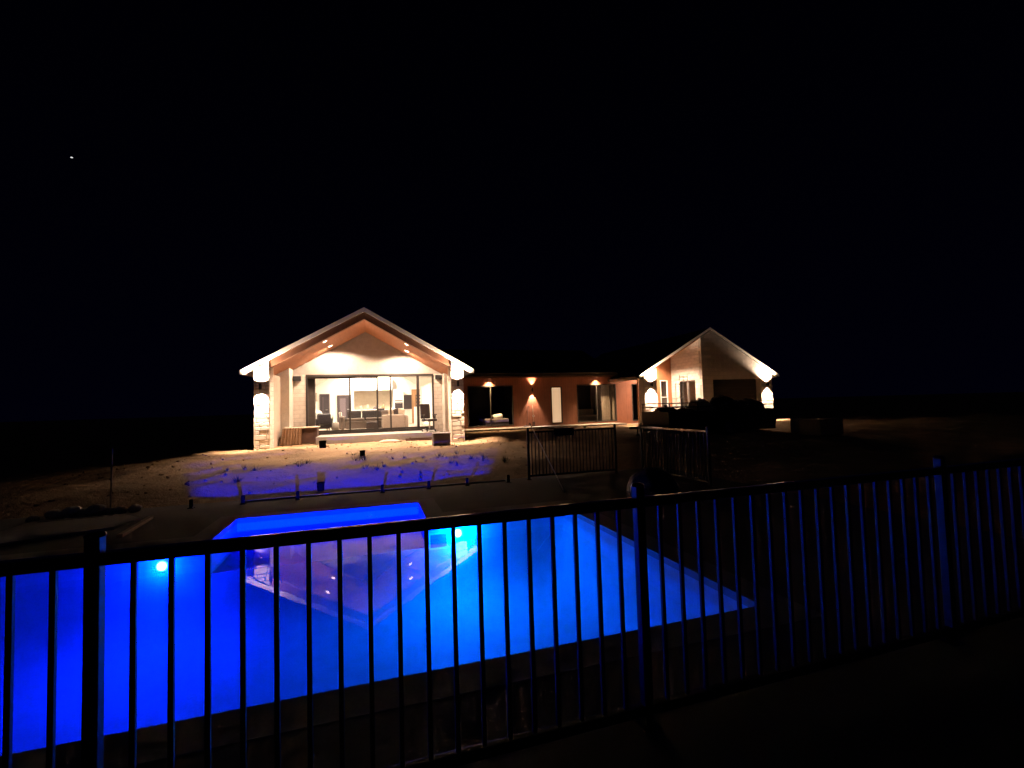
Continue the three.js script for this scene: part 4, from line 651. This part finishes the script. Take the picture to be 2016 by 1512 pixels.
  for (let i = 0; i < 4; i++) mesh('slat', rb(1.2, 0.12, 0.025, 0.004, 0, 0.08 + i * 0.132, 0.4), M.wood, cr); for (let i = 0; i < 4; i++) mesh('slat', rb(1.2, 0.12, 0.025, 0.004, 0, 0.08 + i * 0.132, -0.4), M.wood, cr); for (const s of [-1, 1]) mesh('end_panel', bx(s * 0.57 - 0.02, s * 0.57 + 0.02, 0, 0.54, -0.385, 0.385), M.wood, cr); mesh('lid', bx(-0.6, 0.6, 0.545, 0.57, -0.42, 0.42), M.wood, cr);
  const cv = thing('covered_pump', 'low black tarp covered heap on the deck behind the fence', 'cover', [4.85, 0, -7.25]);
  const g = new THREE.SphereGeometry(1, 48, 24, 0, 6.2832, 0, Math.PI / 2).scale(0.5, 0.5, 0.42), p = g.attributes.position; for (let i = 0; i < p.count; i++) { const a = p.getX(i), b = p.getY(i), c = p.getZ(i), k = 1 + 0.28 * (fbm(a * 4 + 9, c * 4 + b * 3 + 9, 4, 23) - 0.5); p.setXYZ(i, a * k, b * k, c * k); } g.computeVertexNormals(); mesh('tarp', g, M.tarp, cv); mesh('rope', new THREE.TorusGeometry(0.5, 0.01, 8, 40).scale(1, 0.86, 1).rotateX(Math.PI / 2).translate(0, 0.12, 0), M.rubber, cv);
}
// dim things on the left
{
  const y = 0, pad = thing('concrete_pad', 'pale grey paving slab on the deck at the far left', 'slab', [-4.6, y, -8.9], 0.05);
  mesh('slab', flat([[-0.75, -0.8], [0.5, -0.75], [0.95, -0.2], [0.8, 0.35], [-0.3, 0.75], [-0.8, 0.7]].map(([a, b]) => [a, b]), 0.001, 0.045), M.concrete, pad); mesh('edge_strip', bx(-0.6, 0.4, 0.0455, 0.055, -0.7, -0.64), M.concrete, pad);
  const bt = thing('timber_batten', 'pale timber batten lying on the deck left of the pool', 'timber', [-3.5, 0, -8.6], 0.08); mesh('plank', rb(0.07, 0.05, 1.25, 0.006, 0, 0.026, 0), M.wood, bt); mesh('end_cap', bx(-0.036, 0.036, 0.001, 0.053, 0.625, 0.632), M.wood, bt);
  const sk = thing('stake', 'thin pale stake standing upright at the left of the deck', 'stake', [-4.53, 0, -10.15]); mesh('shaft', rod([0, 0, 0], [0.02, 1.12, 0], 0.014, 8), M.wood, sk); mesh('tip', new THREE.ConeGeometry(0.014, 0.05, 8).translate(0.02, 1.145, 0), M.wood, sk);
  for (let i = 0; i < 9; i++) { const r = rr(0.07, 0.17), x = -5.5 + i * 0.17 + rr(-0.05, 0.05), z = -10.0 + rr(-0.12, 0.2), g = new THREE.IcosahedronGeometry(r, 2), p = g.attributes.position; for (let k = 0; k < p.count; k++) { const q = 0.8 + 0.4 * fbm(p.getX(k) * 9 + i * 7 + 30, p.getY(k) * 9 + p.getZ(k) * 7 + 30, 3, 41); p.setXYZ(k, p.getX(k) * q, p.getY(k) * q * 0.75, p.getZ(k) * q); } g.computeVertexNormals(); const m = mesh('rock', g, M.stone[0]); m.position.set(x, r * 0.5, z); tag(m, 'rough grey rock in the low heap at the left deck edge', 'rock', 'rocks in the heap on the left'); }
  const st = tag(mesh('star', new THREE.IcosahedronGeometry(3.6, 2), G.star), 'single white star in the black sky at the upper left', 'star'); st.position.set(-1234.9, 1142.2, -2422.5); st.scale.set(1.3, 0.6, 1);
}
scene.traverse((o) => { if (o.isMesh) { o.castShadow = true; o.receiveShadow = true; } if (o.isLight && !o.isRectAreaLight) o.castShadow = true; });
renderer.render(scene, camera);
